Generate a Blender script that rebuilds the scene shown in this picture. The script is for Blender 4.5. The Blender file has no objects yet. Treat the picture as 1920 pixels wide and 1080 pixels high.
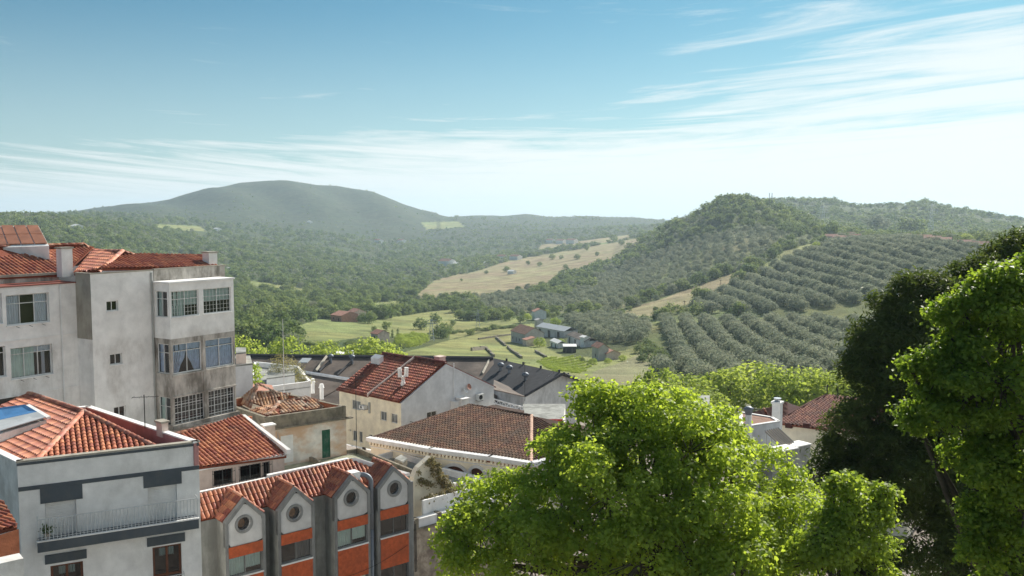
import bpy, bmesh, math, random
import numpy as np
from mathutils import Vector, Matrix
random.seed(7); RNG = np.random.default_rng(7)
C = bpy.context.scene.collection
SC = bpy.context.scene

# ------------------------------------------------------------------ camera
FPX, HZ = 1700.0, 403.0
PIT = math.atan((540 - HZ) / FPX)
cam = bpy.data.cameras.new('camera'); cam.sensor_width = 36; cam.lens = 36 * FPX / 1920
cam.clip_start = .5; cam.clip_end = 60000
co = bpy.data.objects.new('camera', cam); C.objects.link(co)
co.rotation_euler = (math.pi / 2 - PIT, 0, 0)
SC.camera = co
# ------------------------------------------------------------------ light
SUN_AZ, SUN_EL = math.radians(33), math.radians(34)      # azimuth to the right of the view direction (+Y)
w = bpy.data.worlds.new('World'); SC.world = w; w.use_nodes = True
wt = w.node_tree; wn = wt.nodes; wl = wt.links; wn.clear()
def WN(t, **k):
    n = wn.new(t)
    for a, b in k.items(): setattr(n, a, b)
    return n
def wmath(op, a, b=None, clamp=False):
    n = WN('ShaderNodeMath', operation=op, use_clamp=clamp)
    for i, x in enumerate((a, b)):
        if x is None: continue
        if isinstance(x, (int, float)): n.inputs[i].default_value = x
        else: wl.new(x, n.inputs[i])
    return n.outputs[0]
sky = WN('ShaderNodeTexSky', sky_type='NISHITA', sun_disc=False)
sky.sun_elevation = SUN_EL; sky.sun_rotation = SUN_AZ
sky.altitude = 100; sky.air_density = 1.0; sky.dust_density = .5; sky.ozone_density = 1.6
tc = WN('ShaderNodeTexCoord'); sp = WN('ShaderNodeSeparateXYZ'); wl.new(tc.outputs['Generated'], sp.inputs[0])
zz = wmath('ADD', wmath('MAXIMUM', sp.outputs[2], 0.0), 0.20)
px = wmath('DIVIDE', sp.outputs[0], zz); py = wmath('DIVIDE', sp.outputs[1], zz)
cb = WN('ShaderNodeCombineXYZ'); wl.new(px, cb.inputs[0])
wl.new(wmath('ADD', py, wmath('MULTIPLY', wmath('MULTIPLY', px, px), .30)), cb.inputs[1])
def wnoise(scale, rot, sc, detail, rough=.55, dist=.6, loc=(0, 0, 0)):
    mp = WN('ShaderNodeMapping'); mp.inputs['Rotation'].default_value = (0, 0, math.radians(rot))
    mp.inputs['Scale'].default_value = sc; mp.inputs['Location'].default_value = loc
    wl.new(cb.outputs[0], mp.inputs[0])
    n = WN('ShaderNodeTexNoise'); n.inputs['Scale'].default_value = scale; n.inputs['Detail'].default_value = detail
    n.inputs['Roughness'].default_value = rough; n.inputs['Distortion'].default_value = dist
    wl.new(mp.outputs[0], n.inputs[0]); return n.outputs[0]
def wramp(x, a, b):
    m = WN('ShaderNodeMapRange', interpolation_type='SMOOTHSTEP'); m.inputs[1].default_value = a; m.inputs[2].default_value = b
    wl.new(x, m.inputs[0]); return m.outputs[0]
streak = wnoise(1.5, 6, (.50, 1.8, 1), 12, .66, 2.0, (3.1, 1.7, 0))
fine = wnoise(4.0, -12, (.42, 1.7, 1), 9, .68, 1.6, (1.3, 4.4, 0))
mask = wnoise(.75, 12, (.8, 1, 1), 3, .5, .4, (9.2, 5.2, 0))
side = wmath('MULTIPLY', wmath('ADD', sp.outputs[0], .08), .20)          # more cirrus towards the sun's side
csum = wmath('ADD', wmath('ADD', wmath('MULTIPLY', streak, .75), wmath('MULTIPLY', mask, .62)), wmath('ADD', wmath('MULTIPLY', fine, .22), side))
ci = wramp(csum, .74, 1.06)
# milky low air with a ragged upper edge, reaching higher on the sun's side
edge = wmath('SUBTRACT', wmath('SUBTRACT', sp.outputs[2], wmath('MULTIPLY', sp.outputs[0], .07)), wmath('MULTIPLY', wmath('SUBTRACT', wmath('ADD', wmath('MULTIPLY', streak, .6), wmath('MULTIPLY', fine, .4)), .5), .22))
low = wramp(edge, .125, .045)
low2 = wmath('MULTIPLY', low, .93)
veil = wmath('MULTIPLY', wramp(sp.outputs[2], .24, .03), .30)
cov = wmath('MAXIMUM', wmath('MAXIMUM', wmath('MULTIPLY', ci, .85), low2), veil)
tint = WN('ShaderNodeMix', data_type='RGBA', blend_type='MULTIPLY'); tint.inputs[0].default_value = 1
tint.inputs[7].default_value = (.125, .285, .315, 1)
wl.new(sky.outputs[0], tint.inputs[6])
mx = WN('ShaderNodeMix', data_type='RGBA'); mx.inputs[7].default_value = (4.25, 4.35, 4.25, 1)
wl.new(tint.outputs[2], mx.inputs[6]); wl.new(cov, mx.inputs[0])
bg = WN('ShaderNodeBackground'); bg.inputs[1].default_value = .12
wl.new(mx.outputs[2], bg.inputs[0])
wo = WN('ShaderNodeOutputWorld'); wl.new(bg.outputs[0], wo.inputs[0])
sl = bpy.data.lights.new('sun', 'SUN'); sl.energy = 3.9; sl.angle = math.radians(.55); sl.color = (1, .94, .84)
so = bpy.data.objects.new('sun', sl); C.objects.link(so)
SD = Vector((math.sin(SUN_AZ) * math.cos(SUN_EL), math.cos(SUN_AZ) * math.cos(SUN_EL), math.sin(SUN_EL)))
so.rotation_euler = SD.to_track_quat('Z', 'Y').to_euler()
SC.view_settings.view_transform = 'Standard'; SC.view_settings.look = 'None'
SC.view_settings.exposure = 0.95; SC.view_settings.gamma = 1; SC.view_settings.use_curve_mapping = False
SC.cycles.max_bounces = 6; SC.cycles.transparent_max_bounces = 12; SC.cycles.volume_bounces = 1
SC.cycles.use_denoising = True

# ------------------------------------------------------------------ geometry helpers
cP, sP = math.cos(PIT), math.sin(PIT)
def ray(u, v):
    a = (u - 960) / FPX; b = (540 - v) / FPX
    return Vector((a, cP + b * sP, -sP + b * cP))
def P(u, v, d):                       # point seen at (u, v) whose ground distance ahead is d
    r = ray(u, v); return r * (d / r.y)
def PZ(u, v, z):
    r = ray(u, v); return r * (z / r.z)
def proj(p):
    x, y, z = p; f = y * cP - z * sP; up = y * sP + z * cP
    return 960 + FPX * x / f, 540 - FPX * up / f
def tag(o, label=None, cat=None, group=None, kind=None):
    for k, x in (('label', label), ('category', cat), ('group', group), ('kind', kind)):
        if x: o[k] = x
    return o
WL = {}                                # world location of every parent
def thing(name, loc, label, cat, group=None):
    o = bpy.data.objects.new(name, None); C.objects.link(o); o.location = loc; o.empty_display_size = .3
    WL[o.name] = Vector(loc); return tag(o, label, cat, group)
def link(name, me, mat, parent=None, kind=None):
    o = bpy.data.objects.new(name, me); C.objects.link(o)
    if mat is not None:
        for m in (mat if isinstance(mat, (list, tuple)) else [mat]): me.materials.append(m)
    if parent is not None: o.parent = parent
    WL[o.name] = WL[parent.name] if parent is not None else Vector(o.location)
    if kind: o['kind'] = kind
    return o
class MB:
    def __init__(s): s.v = []; s.f = []; s.m = []
    def poly(s, pts, m=0):
        n = len(s.v); s.v += [tuple(p) for p in pts]; s.f.append(tuple(range(n, n + len(pts)))); s.m.append(m); return s
    def hexa(s, p, m=0):               # 8 points: bottom 0-3, top 4-7
        n = len(s.v); s.v += [tuple(q) for q in p]
        for f in ((0, 3, 2, 1), (4, 5, 6, 7), (0, 1, 5, 4), (1, 2, 6, 5), (2, 3, 7, 6), (3, 0, 4, 7)):
            s.f.append(tuple(n + i for i in f)); s.m.append(m)
        return s
    def box(s, o, a, b, c, m=0):
        o, a, b, c = map(Vector, (o, a, b, c)); return s.hexa([o, o + a, o + a + b, o + b, o + c, o + a + c, o + a + b + c, o + b + c], m)
    def slab(s, pts, t, m=0):          # polygon pts thickened by vector t
        t = Vector(t); n = len(pts); k = len(s.v); s.v += [tuple(p) for p in pts] + [tuple(Vector(p) + t) for p in pts]
        s.f.append(tuple(range(k, k + n))); s.f.append(tuple(range(k + 2 * n - 1, k + n - 1, -1))); s.m += [m, m]
        for i in range(n):
            j = (i + 1) % n; s.f.append((k + i, k + n + i, k + n + j, k + j)); s.m.append(m)
        return s
    def tube(s, pts, r, n=8, m=0, cap=True):
        pts = [Vector(p) for p in pts]; rs = r if isinstance(r, (list, tuple)) else [r] * len(pts)
        k = len(s.v); prev = None
        for i, p in enumerate(pts):
            t = (pts[min(i + 1, len(pts) - 1)] - pts[max(i - 1, 0)]).normalized()
            a = prev if prev is not None else (Vector((0, 0, 1)) if abs(t.z) < .9 else Vector((1, 0, 0)))
            a = (a - t * a.dot(t)).normalized(); prev = a; b = t.cross(a)
            for q in range(n):
                an = 2 * math.pi * q / n; s.v.append(tuple(p + (a * math.cos(an) + b * math.sin(an)) * rs[i]))
        for i in range(len(pts) - 1):
            for q in range(n):
                q2 = (q + 1) % n; s.f.append((k + i * n + q, k + i * n + q2, k + (i + 1) * n + q2, k + (i + 1) * n + q)); s.m.append(m)
        if cap:
            s.f.append(tuple(k + q for q in range(n))[::-1]); s.f.append(tuple(k + (len(pts) - 1) * n + q for q in range(n))); s.m += [m, m]
        return s
    def build(s, name, mat, parent=None, kind=None, loc=None, smooth=False):
        base = WL[parent.name] if parent is not None else (Vector(loc) if loc is not None else Vector((0, 0, 0)))
        me = bpy.data.meshes.new(name)
        me.from_pydata([(x - base.x, y - base.y, z - base.z) for x, y, z in s.v], [], s.f); me.update()
        if any(s.m): me.polygons.foreach_set('material_index', s.m)
        if smooth: me.polygons.foreach_set('use_smooth', [True] * len(me.polygons))
        o = link(name, me, mat, parent, kind)
        if parent is None: o.location = base; WL[o.name] = base
        return o
class Wall:
    """vertical plane from p0 to p1 (left to right seen from outside)"""
    def __init__(s, p0, p1):
        s.p0 = Vector((p0[0], p0[1], 0)); d = Vector((p1[0], p1[1], 0)) - s.p0
        s.L = d.length; s.h = d / s.L; s.n = Vector((s.h.y, -s.h.x, 0))
    def at(s, a, z, o=0): p = s.p0 + s.h * a + s.n * o; return Vector((p.x, p.y, z))
    def hit(s, u, v):
        r = ray(u, v); t = s.p0.dot(s.n) / r.dot(s.n); q = r * t; return (q - s.p0).dot(s.h), q.z
    def rect(s, a, b):                 # a = top-left pixel, b = bottom-right pixel
        s0, z1 = s.hit(*a); s1, z0 = s.hit(*b); return (s0, s1, z0, z1)
    def block(s, mb, r, o0, o1, m=0):
        s0, s1, z0, z1 = r
        return mb.box(s.at(s0, z0, o0), s.h * (s1 - s0), s.n * (o1 - o0), Vector((0, 0, z1 - z0)), m)
    def sheet(s, mb, s0, s1, z0, z1, holes=(), depth=.18, top=None, m=0):
        xs = sorted({s0, s1, *[c for h in holes for c in h[:2] if s0 < c < s1]}); zs = sorted({z0, z1, *[c for h in holes for c in h[2:4] if z0 < c < z1]})
        for i in range(len(xs) - 1):
            for j in range(len(zs) - 1):
                cx, cz = (xs[i] + xs[i + 1]) / 2, (zs[j] + zs[j + 1]) / 2
                if any(h[0] < cx < h[1] and h[2] < cz < h[3] for h in holes): continue
                mb.poly([s.at(xs[i], zs[j]), s.at(xs[i + 1], zs[j]), s.at(xs[i + 1], zs[j + 1]), s.at(xs[i], zs[j + 1])], m)
        for h in holes:
            a, b, c, d = h[:4]
            for q in (((a, c), (b, c)), ((b, c), (b, d)), ((b, d), (a, d)), ((a, d), (a, c))):
                (x1, y1), (x2, y2) = q
                mb.poly([s.at(x1, y1), s.at(x2, y2), s.at(x2, y2, -depth), s.at(x1, y1, -depth)], m)
        return mb
def wallpart(par, W, mat, z0, z1, holes=(), s0=0, s1=None, extra=None, name='wall'):
    mb = MB(); W.sheet(mb, s0, W.L if s1 is None else s1, z0, z1, holes)
    if extra: mb.poly(extra)
    return mb.build(name, mat, par)

# ------------------------------------------------------------------ materials
MATS = {}
def M(name, col, rough=.85, var=.12, scale=1.5, bump=.0, dirt=None, dirt_amt=.4, dscale=.6, streak=.5, attr=0, spec=.25, metal=0, dthr=.5, bscale=20, lowdirt=None):
    m = bpy.data.materials.new(name); m.use_nodes = True; t = m.node_tree; N = t.nodes; L = t.links
    b = N['Principled BSDF']; b.inputs['Roughness'].default_value = rough; b.inputs['Metallic'].default_value = metal
    b.inputs['Specular IOR Level'].default_value = spec
    g = N.new('ShaderNodeNewGeometry')
    def noise(sc, det=6, ro=.6, vec=None):
        n = N.new('ShaderNodeTexNoise'); n.inputs['Scale'].default_value = sc; n.inputs['Detail'].default_value = det; n.inputs['Roughness'].default_value = ro
        L.new(vec or g.outputs['Position'], n.inputs[0]); return n.outputs[0]
    def mrange(x, a, b_, c=0., d=1., sm=True):
        n = N.new('ShaderNodeMapRange'); n.interpolation_type = 'SMOOTHSTEP' if sm else 'LINEAR'
        for i, q in zip((1, 2, 3, 4), (a, b_, c, d)): n.inputs[i].default_value = q
        L.new(x, n.inputs[0]); return n.outputs[0]
    hsv = N.new('ShaderNodeHueSaturation'); hsv.inputs['Color'].default_value = (*col, 1)
    x = mrange(noise(scale), .3, .7, 1 - var, 1 + var, False)
    if attr:
        a = N.new('ShaderNodeAttribute'); a.attribute_name = 'rnd'
        oi = N.new('ShaderNodeObjectInfo')
        ad = N.new('ShaderNodeMath'); ad.operation = 'ADD'; L.new(a.outputs['Fac'], ad.inputs[0])
        ml = N.new('ShaderNodeMath'); ml.operation = 'MULTIPLY'; ml.inputs[1].default_value = 1 if attr == 2 else 0
        L.new(oi.outputs['Random'], ml.inputs[0]); L.new(ml.outputs[0], ad.inputs[1])
        fr = N.new('ShaderNodeMath'); fr.operation = 'FRACT'; L.new(ad.outputs[0], fr.inputs[0])
        y = mrange(fr.outputs[0], 0, 1, .62, 1.3, False)
        mu = N.new('ShaderNodeMath'); mu.operation = 'MULTIPLY'; L.new(x, mu.inputs[0]); L.new(y, mu.inputs[1]); x = mu.outputs[0]
        L.new(mrange(fr.outputs[0], 0, 1, .488, .512, False), hsv.inputs['Hue'])
    L.new(x, hsv.inputs['Value']); out = hsv.outputs[0]
    if dirt:
        mp = N.new('ShaderNodeMapping'); mp.inputs['Scale'].default_value = (1, 1, 1 - .8 * streak); L.new(g.outputs['Position'], mp.inputs[0])
        n1 = noise(dscale, 8, .68, mp.outputs[0]); f = mrange(n1, dthr - .08, dthr + .16, 0, dirt_amt)
        mp2 = N.new('ShaderNodeMapping'); mp2.inputs['Scale'].default_value = (6, 6, .35); L.new(g.outputs['Position'], mp2.inputs[0])
        n2 = mrange(noise(1.0, 5, .6, mp2.outputs[0]), .5, .75, 0, dirt_amt * .55 * streak)
        mxx = N.new('ShaderNodeMath'); mxx.operation = 'MAXIMUM'; L.new(f, mxx.inputs[0]); L.new(n2, mxx.inputs[1]); ff = mxx.outputs[0]
        if lowdirt:                       # damp stains below a level
            sx = N.new('ShaderNodeSeparateXYZ'); L.new(g.outputs['Position'], sx.inputs[0])
            jig = N.new('ShaderNodeMath'); jig.operation = 'ADD'; L.new(sx.outputs[2], jig.inputs[0]); L.new(mrange(noise(.7), 0, 1, -1., 1., False), jig.inputs[1])
            q = mrange(jig.outputs[0], lowdirt[0], lowdirt[1], 1, lowdirt[2])
            m2 = N.new('ShaderNodeMath'); m2.operation = 'MULTIPLY'; L.new(ff, m2.inputs[0]); L.new(q, m2.inputs[1]); ff = m2.outputs[0]
        mi = N.new('ShaderNodeMix'); mi.data_type = 'RGBA'; mi.inputs[7].default_value = (*dirt, 1)
        L.new(ff, mi.inputs[0]); L.new(out, mi.inputs[6]); out = mi.outputs[2]
    L.new(out, b.inputs['Base Color'])
    if bump:
        bp = N.new('ShaderNodeBump'); bp.inputs['Distance'].default_value = bump; bp.inputs['Strength'].default_value = .8
        L.new(noise(bscale, 5), bp.inputs['Height']); L.new(bp.outputs[0], b.inputs['Normal'])
    MATS[name] = m; return m
def foliage(name, c1, c2, trans=.45, rough=.5, gloss=.3):
    m = bpy.data.materials.new(name); m.use_nodes = True; t = m.node_tree; N = t.nodes; L = t.links; N.clear()
    a = N.new('ShaderNodeAttribute'); a.attribute_name = 'rnd'; oi = N.new('ShaderNodeObjectInfo')
    ad = N.new('ShaderNodeMath'); ad.operation = 'MULTIPLY_ADD'; ad.inputs[1].default_value = .5
    L.new(a.outputs['Fac'], ad.inputs[0]); m4 = N.new('ShaderNodeMath'); m4.operation = 'MULTIPLY'; m4.inputs[1].default_value = .5
    L.new(oi.outputs['Random'], m4.inputs[0]); L.new(m4.outputs[0], ad.inputs[2])
    mi = N.new('ShaderNodeMix'); mi.data_type = 'RGBA'; mi.inputs[6].default_value = (*c1, 1); mi.inputs[7].default_value = (*c2, 1)
    L.new(ad.outputs[0], mi.inputs[0])
    pb = N.new('ShaderNodeBsdfPrincipled'); pb.inputs['Roughness'].default_value = rough; pb.inputs['Specular IOR Level'].default_value = gloss
    L.new(mi.outputs[2], pb.inputs['Base Color'])
    tr = N.new('ShaderNodeBsdfTranslucent'); hs = N.new('ShaderNodeHueSaturation'); hs.inputs['Value'].default_value = 1.6; hs.inputs['Saturation'].default_value = 1.1; hs.inputs['Hue'].default_value = .487
    L.new(mi.outputs[2], hs.inputs['Color']); L.new(hs.outputs[0], tr.inputs[0])
    ms = N.new('ShaderNodeMixShader'); ms.inputs[0].default_value = trans; L.new(pb.outputs[0], ms.inputs[1]); L.new(tr.outputs[0], ms.inputs[2])
    o = N.new('ShaderNodeOutputMaterial'); L.new(ms.outputs[0], o.inputs[0]); MATS[name] = m; return m
def glass(name, tint=(.9, .95, 1), gl=.22):
    m = bpy.data.materials.new(name); m.use_nodes = True; t = m.node_tree; N = t.nodes; L = t.links; N.clear()
    tr = N.new('ShaderNodeBsdfTransparent'); tr.inputs[0].default_value = (*tint, 1)
    g = N.new('ShaderNodeBsdfGlossy'); g.inputs['Roughness'].default_value = .06
    lw = N.new('ShaderNodeFresnel'); lw.inputs[0].default_value = 1.6
    ad = N.new('ShaderNodeMath'); ad.operation = 'ADD'; ad.use_clamp = True; ad.inputs[1].default_value = gl - .08; L.new(lw.outputs[0], ad.inputs[0])
    ms = N.new('ShaderNodeMixShader'); L.new(ad.outputs[0], ms.inputs[0]); L.new(tr.outputs[0], ms.inputs[1]); L.new(g.outputs[0], ms.inputs[2])
    o = N.new('ShaderNodeOutputMaterial'); L.new(ms.outputs[0], o.inputs[0]); return m
DK = (.10, .09, .075)
m_whiteA = M('white_render', (.82, .81, .79), dirt=(.40, .38, .35), dirt_amt=.35, dscale=.5, dthr=.55, bump=.01)
m_whiteB = M('white_paint_aged', (.84, .82, .79), dirt=(.28, .24, .20), dirt_amt=.52, dscale=.45, dthr=.5, streak=.6, bump=.012, lowdirt=(-7.3, -6.3, .12))
m_conc = M('stained_concrete', (.56, .52, .47), dirt=(.11, .095, .075), dirt_amt=.8, dscale=.8, dthr=.47, streak=.8, bump=.015, var=.25)
m_beige = M('beige_cement', (.40, .37, .31), dirt=(.2, .18, .15), dirt_amt=.6, dscale=.8, streak=.7, bump=.01)
m_slate = M('slate_grey_paint', (.085, .10, .115), dirt=(.13, .14, .14), dirt_amt=.4, dscale=2)
m_pink = M('pink_parapet', (.50, .25, .24), dirt=(.25, .14, .13), dirt_amt=.6)
m_tile = M('clay_tile', (.40, .14, .082), rough=.6, attr=1, var=.2, scale=2, spec=.35, dirt=(.13, .085, .06), dirt_amt=.6, dscale=1.0, streak=0, dthr=.55)
m_tile1 = M('clay_tile_single', (.42, .145, .085), rough=.55, attr=2, var=.2, scale=2, spec=.4, dirt=(.2, .11, .07), dirt_amt=.35, dscale=1.5, streak=0, dthr=.58)
m_tileR = M('ridge_tile_clay', (.50, .19, .12), rough=.6, attr=2, var=.25, scale=3, dirt=(.45, .38, .32), dirt_amt=.5, dscale=2, streak=0)
m_ridgeE = M('pale_ridge_mortar', (.42, .28, .21), var=.3, scale=3)
m_tilebase = M('tile_underlay', (.20, .055, .03), var=.2)
m_tileD = M('dark_red_tile', (.28, .085, .055), rough=.8, attr=1, var=.3, scale=.8, dirt=(.09, .06, .045), dirt_amt=.6, dscale=.7, streak=0, dthr=.5)
m_tileE = M('brown_old_tile', (.105, .053, .035), rough=.9, spec=.15, attr=1, var=.35, scale=.8, dirt=(.05, .04, .03), dirt_amt=.7, dscale=.5, streak=0, dthr=.47)
m_tileC = M('lichen_tile', (.36, .19, .11), rough=.9, attr=1, var=.4, scale=2, dirt=(.50, .44, .36), dirt_amt=.7, dscale=1.6, streak=0, dthr=.5)
m_white = M('white_metal', (.72, .72, .70), rough=.5, var=.04)
m_wood = M('brown_wood', (.14, .055, .03), rough=.5, var=.2, scale=6)
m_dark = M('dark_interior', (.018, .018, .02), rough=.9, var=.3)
m_dim = M('dim_interior', (.07, .065, .06), rough=.9, var=.4)
m_curt = M('white_curtain', (.86, .87, .9), rough=.9, var=.08)
m_curtb = M('blue_white_curtain', (.74, .80, .92), rough=.9, var=.15, scale=4)
m_blind = M('pale_green_blind', (.74, .85, .76), rough=.8, var=.1)
m_shut = M('grey_roller_shutter', (.36, .37, .35), rough=.7, var=.08)
m_iron = M('black_iron', (.02, .02, .02), rough=.6, var=.1)
m_rail = M('pale_rail', (.55, .57, .58), rough=.45, var=.05, metal=.2)
m_galv = M('galvanised_steel', (.42, .45, .48), rough=.35, var=.1, metal=.7)
m_orange = M('orange_panel', (.46, .10, .035), rough=.75, var=.25, scale=5, dirt=(.2, .06, .03), dirt_amt=.4, dscale=1.5)
m_conF = M('grey_cement_frame', (.235, .24, .235), dirt=(.10, .10, .10), dirt_amt=.6, dscale=.8, streak=.8, bump=.008, var=.15)
m_conF2 = M('pale_cement', (.33, .335, .31), dirt=(.13, .13, .12), dirt_amt=.7, dscale=.6, streak=.9, bump=.008, var=.2)
m_gabF = M('white_gable_render', (.55, .55, .54), dirt=(.32, .31, .3), dirt_amt=.3, dscale=1)
m_cream = M('cream_paint', (.86, .78, .60), dirt=(.52, .45, .35), dirt_amt=.4, dscale=.5)
m_creamE = M('cream_plaster', (.86, .79, .64), dirt=(.5, .44, .34), dirt_amt=.3, dscale=.5)
m_gab = M('gable_white_paint', (.74, .74, .75), dirt=(.40, .40, .41), dirt_amt=.4, dscale=.3)
m_pinkK = M('pale_pink_plaster', (.72, .59, .52), dirt=(.36, .26, .21), dirt_amt=.5, dscale=.9, bump=.01)
m_ruin = M('peeling_plaster', (.74, .70, .64), dirt=(.60, .36, .20), dirt_amt=.8, dscale=.30, dthr=.45, streak=-1.0, bump=.02, var=.2)
m_ruin2 = M('crumbling_wall', (.40, .34, .27), dirt=(.15, .11, .09), dirt_amt=.8, dscale=1.1, dthr=.47, streak=.1, bump=.06, var=.35, bscale=4)
m_parC = M('mossy_cement', (.24, .21, .16), dirt=(.10, .09, .07), dirt_amt=.7, dscale=2, var=.35, bump=.02)
m_moss = M('mossy_terrace', (.34, .34, .25), dirt=(.12, .13, .08), dirt_amt=.7, dscale=.7, streak=0, var=.35)
m_brick = M('bare_brick_red', (.34, .12, .06), var=.3, scale=4, bump=.02)
m_green = M('green_door_paint', (.015, .10, .06), rough=.5, var=.3, scale=2, dirt=(.3, .3, .28), dirt_amt=.6, dscale=1.5, dthr=.6)
m_grey = M('fibre_cement_roof', (.15, .12, .10), dirt=(.05, .045, .045), dirt_amt=.6, dscale=.25, streak=0, var=.35, scale=.4, bump=.03)
m_greyD = M('dark_fibre_cement', (.048, .050, .056), dirt=(.03, .03, .035), dirt_amt=.5, dscale=.2, streak=0, var=.2)
m_greyW = M('grey_shed_wall', (.6, .6, .61), dirt=(.2, .2, .21), dirt_amt=.5, dscale=.5)
m_stoneW = M('white_farm_wall', (.50, .49, .48), dirt=(.3, .27, .24), dirt_amt=.5, dscale=.3)
m_farmroof = M('farm_tile_roof', (.24, .13, .09), var=.35, scale=.8, bump=.1, bscale=3)
m_pinkroof = M('pale_red_tile_roof', (.40, .20, .145), var=.25, scale=.8, bump=.1, bscale=3)
m_blue = M('blue_roof_sheet', (.07, .22, .46), rough=.75, var=.1)
m_paleblue = M('pale_sheet_and_sky_sheen', (.45, .48, .50), rough=.75, var=.1)
m_panel = M('amber_panel', (.40, .17, .09), rough=.35, var=.25, scale=1.5, spec=.5)
m_bark = M('bark', (.09, .07, .05), var=.4, scale=6, bump=.05, bscale=8)
m_tileH = M('brown_red_tile', (.13, .052, .04), rough=.9, spec=.15, attr=1, var=.3, dirt=(.06, .045, .04), dirt_amt=.5, dscale=.8, streak=0)
m_duct = M('dull_zinc', (.19, .21, .24), rough=.55, var=.12, metal=.4)
m_red = M('red_paint', (.35, .03, .03), rough=.5)
g_win = glass('window_glass', gl=.12); g_dark = glass('dark_window_glass', (.6, .65, .7), .12)
f_lime = foliage('lime_leaves', (.09, .17, .025), (.40, .50, .09), .62, .5, .35)
f_oak = foliage('oak_leaves', (.045, .095, .035), (.26, .31, .11), .38, .7, .15)
f_olive = foliage('olive_leaves', (.15, .19, .125), (.36, .37, .26), .25, .8, .1)
f_bright = foliage('bright_leaves', (.19, .27, .05), (.38, .45, .12), .5, .7, .15)
f_pine = foliage('pine_needles', (.04, .078, .02), (.17, .205, .05), .35, .6, .2)
f_dry = foliage('dry_shrub_leaves', (.16, .17, .06), (.34, .31, .13), .4)
f_ivy = foliage('creeper_leaves', (.10, .15, .04), (.26, .20, .11), .35)

# ------------------------------------------------------------------ terrain
def az_of(u): return math.atan((u - 960) / FPX)
SKY = [(-400, 420), (60, 415), (150, 395), (200, 388), (300, 376), (345, 368), (400, 354), (450, 346), (540, 344), (620, 351), (660, 359), (700, 363), (740, 375), (790, 394), (840, 406), (900, 405), (950, 409), (985, 405), (1040, 410), (1090, 407), (1150, 410), (1230, 413), (1400, 415), (2400, 415)]
RINGS = [
 (250, [(-400, 660), (0, 665), (900, 675), (1100, 705), (1300, 712), (1700, 700), (2100, 690), (2800, 690)]),
 (330, [(-400, 650), (0, 655), (600, 645), (900, 662), (1100, 678), (1200, 672), (1300, 665), (1500, 650), (1700, 640), (2100, 620), (2800, 610)]),
 (420, [(-400, 610), (0, 625), (600, 622), (900, 640), (1000, 640), (1150, 628), (1250, 612), (1400, 604), (1600, 594), (1900, 575), (2800, 565)]),
 (550, [(-400, 570), (0, 590), (500, 592), (800, 602), (1000, 600), (1200, 580), (1400, 550), (1600, 522), (1900, 505), (2800, 500)]),
 (700, [(-400, 510), (0, 540), (500, 570), (750, 580), (1000, 568), (1150, 557), (1300, 520), (1450, 484), (1600, 464), (1700, 457), (1900, 460), (2800, 465)]),
 (900, [(-400, 460), (0, 490), (300, 515), (500, 548), (800, 553), (1000, 542), (1150, 527), (1250, 492), (1370, 435), (1450, 428), (1520, 440), (1700, 450), (1900, 455), (2800, 470)]),
 (1120, [(-400, 425), (0, 447), (200, 467), (400, 510), (700, 535), (850, 528), (1050, 510), (1150, 495), (1180, 472), (1230, 442), (1265, 420), (1300, 410), (1325, 392), (1345, 378), (1370, 373), (1400, 375), (1440, 386), (1490, 402), (1550, 432), (1700, 447), (1900, 452), (2800, 460)]),
 (1500, [(-400, 408), (0, 406), (100, 410), (200, 425), (400, 470), (700, 505), (850, 500), (1000, 488), (1150, 465), (1250, 440), (1370, 410), (1500, 420), (1700, 430), (1900, 434), (2800, 440)]),
 (2000, [(-400, 415), (0, 412), (200, 410), (400, 437), (700, 470), (900, 470), (1100, 450), (1230, 430), (1370, 400), (1430, 381), (1500, 378), (1560, 379), (1590, 389), (1610, 394), (1640, 391), (1690, 387), (1735, 382), (1760, 387), (1790, 396), (1830, 402), (1860, 406), (1920, 415), (2100, 428), (2800, 430)]),
 (2700, [(-400, 414), (0, 414), (200, 400), (400, 402), (600, 415), (800, 430), (1000, 427), (1200, 421), (1500, 420), (2800, 420)]),
 (3500, SKY), (5200, [(-400, 418), (2800, 416)]), (12500, [(-400, 411), (2800, 411)])]
NEAR = [(0, -15.), (22, -15.5), (40, -21), (60, -23.), (100, -25.), (150, -29.5)]
def knots(kn, az):
    xs = np.array([az_of(k[0]) for k in kn]); vs = np.array([k[1] for k in kn], float)
    return np.interp(az, xs, vs)
LOGR = np.array([math.log(r) for r, _ in NEAR[1:]] + [math.log(r) for r, _ in RINGS])
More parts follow.
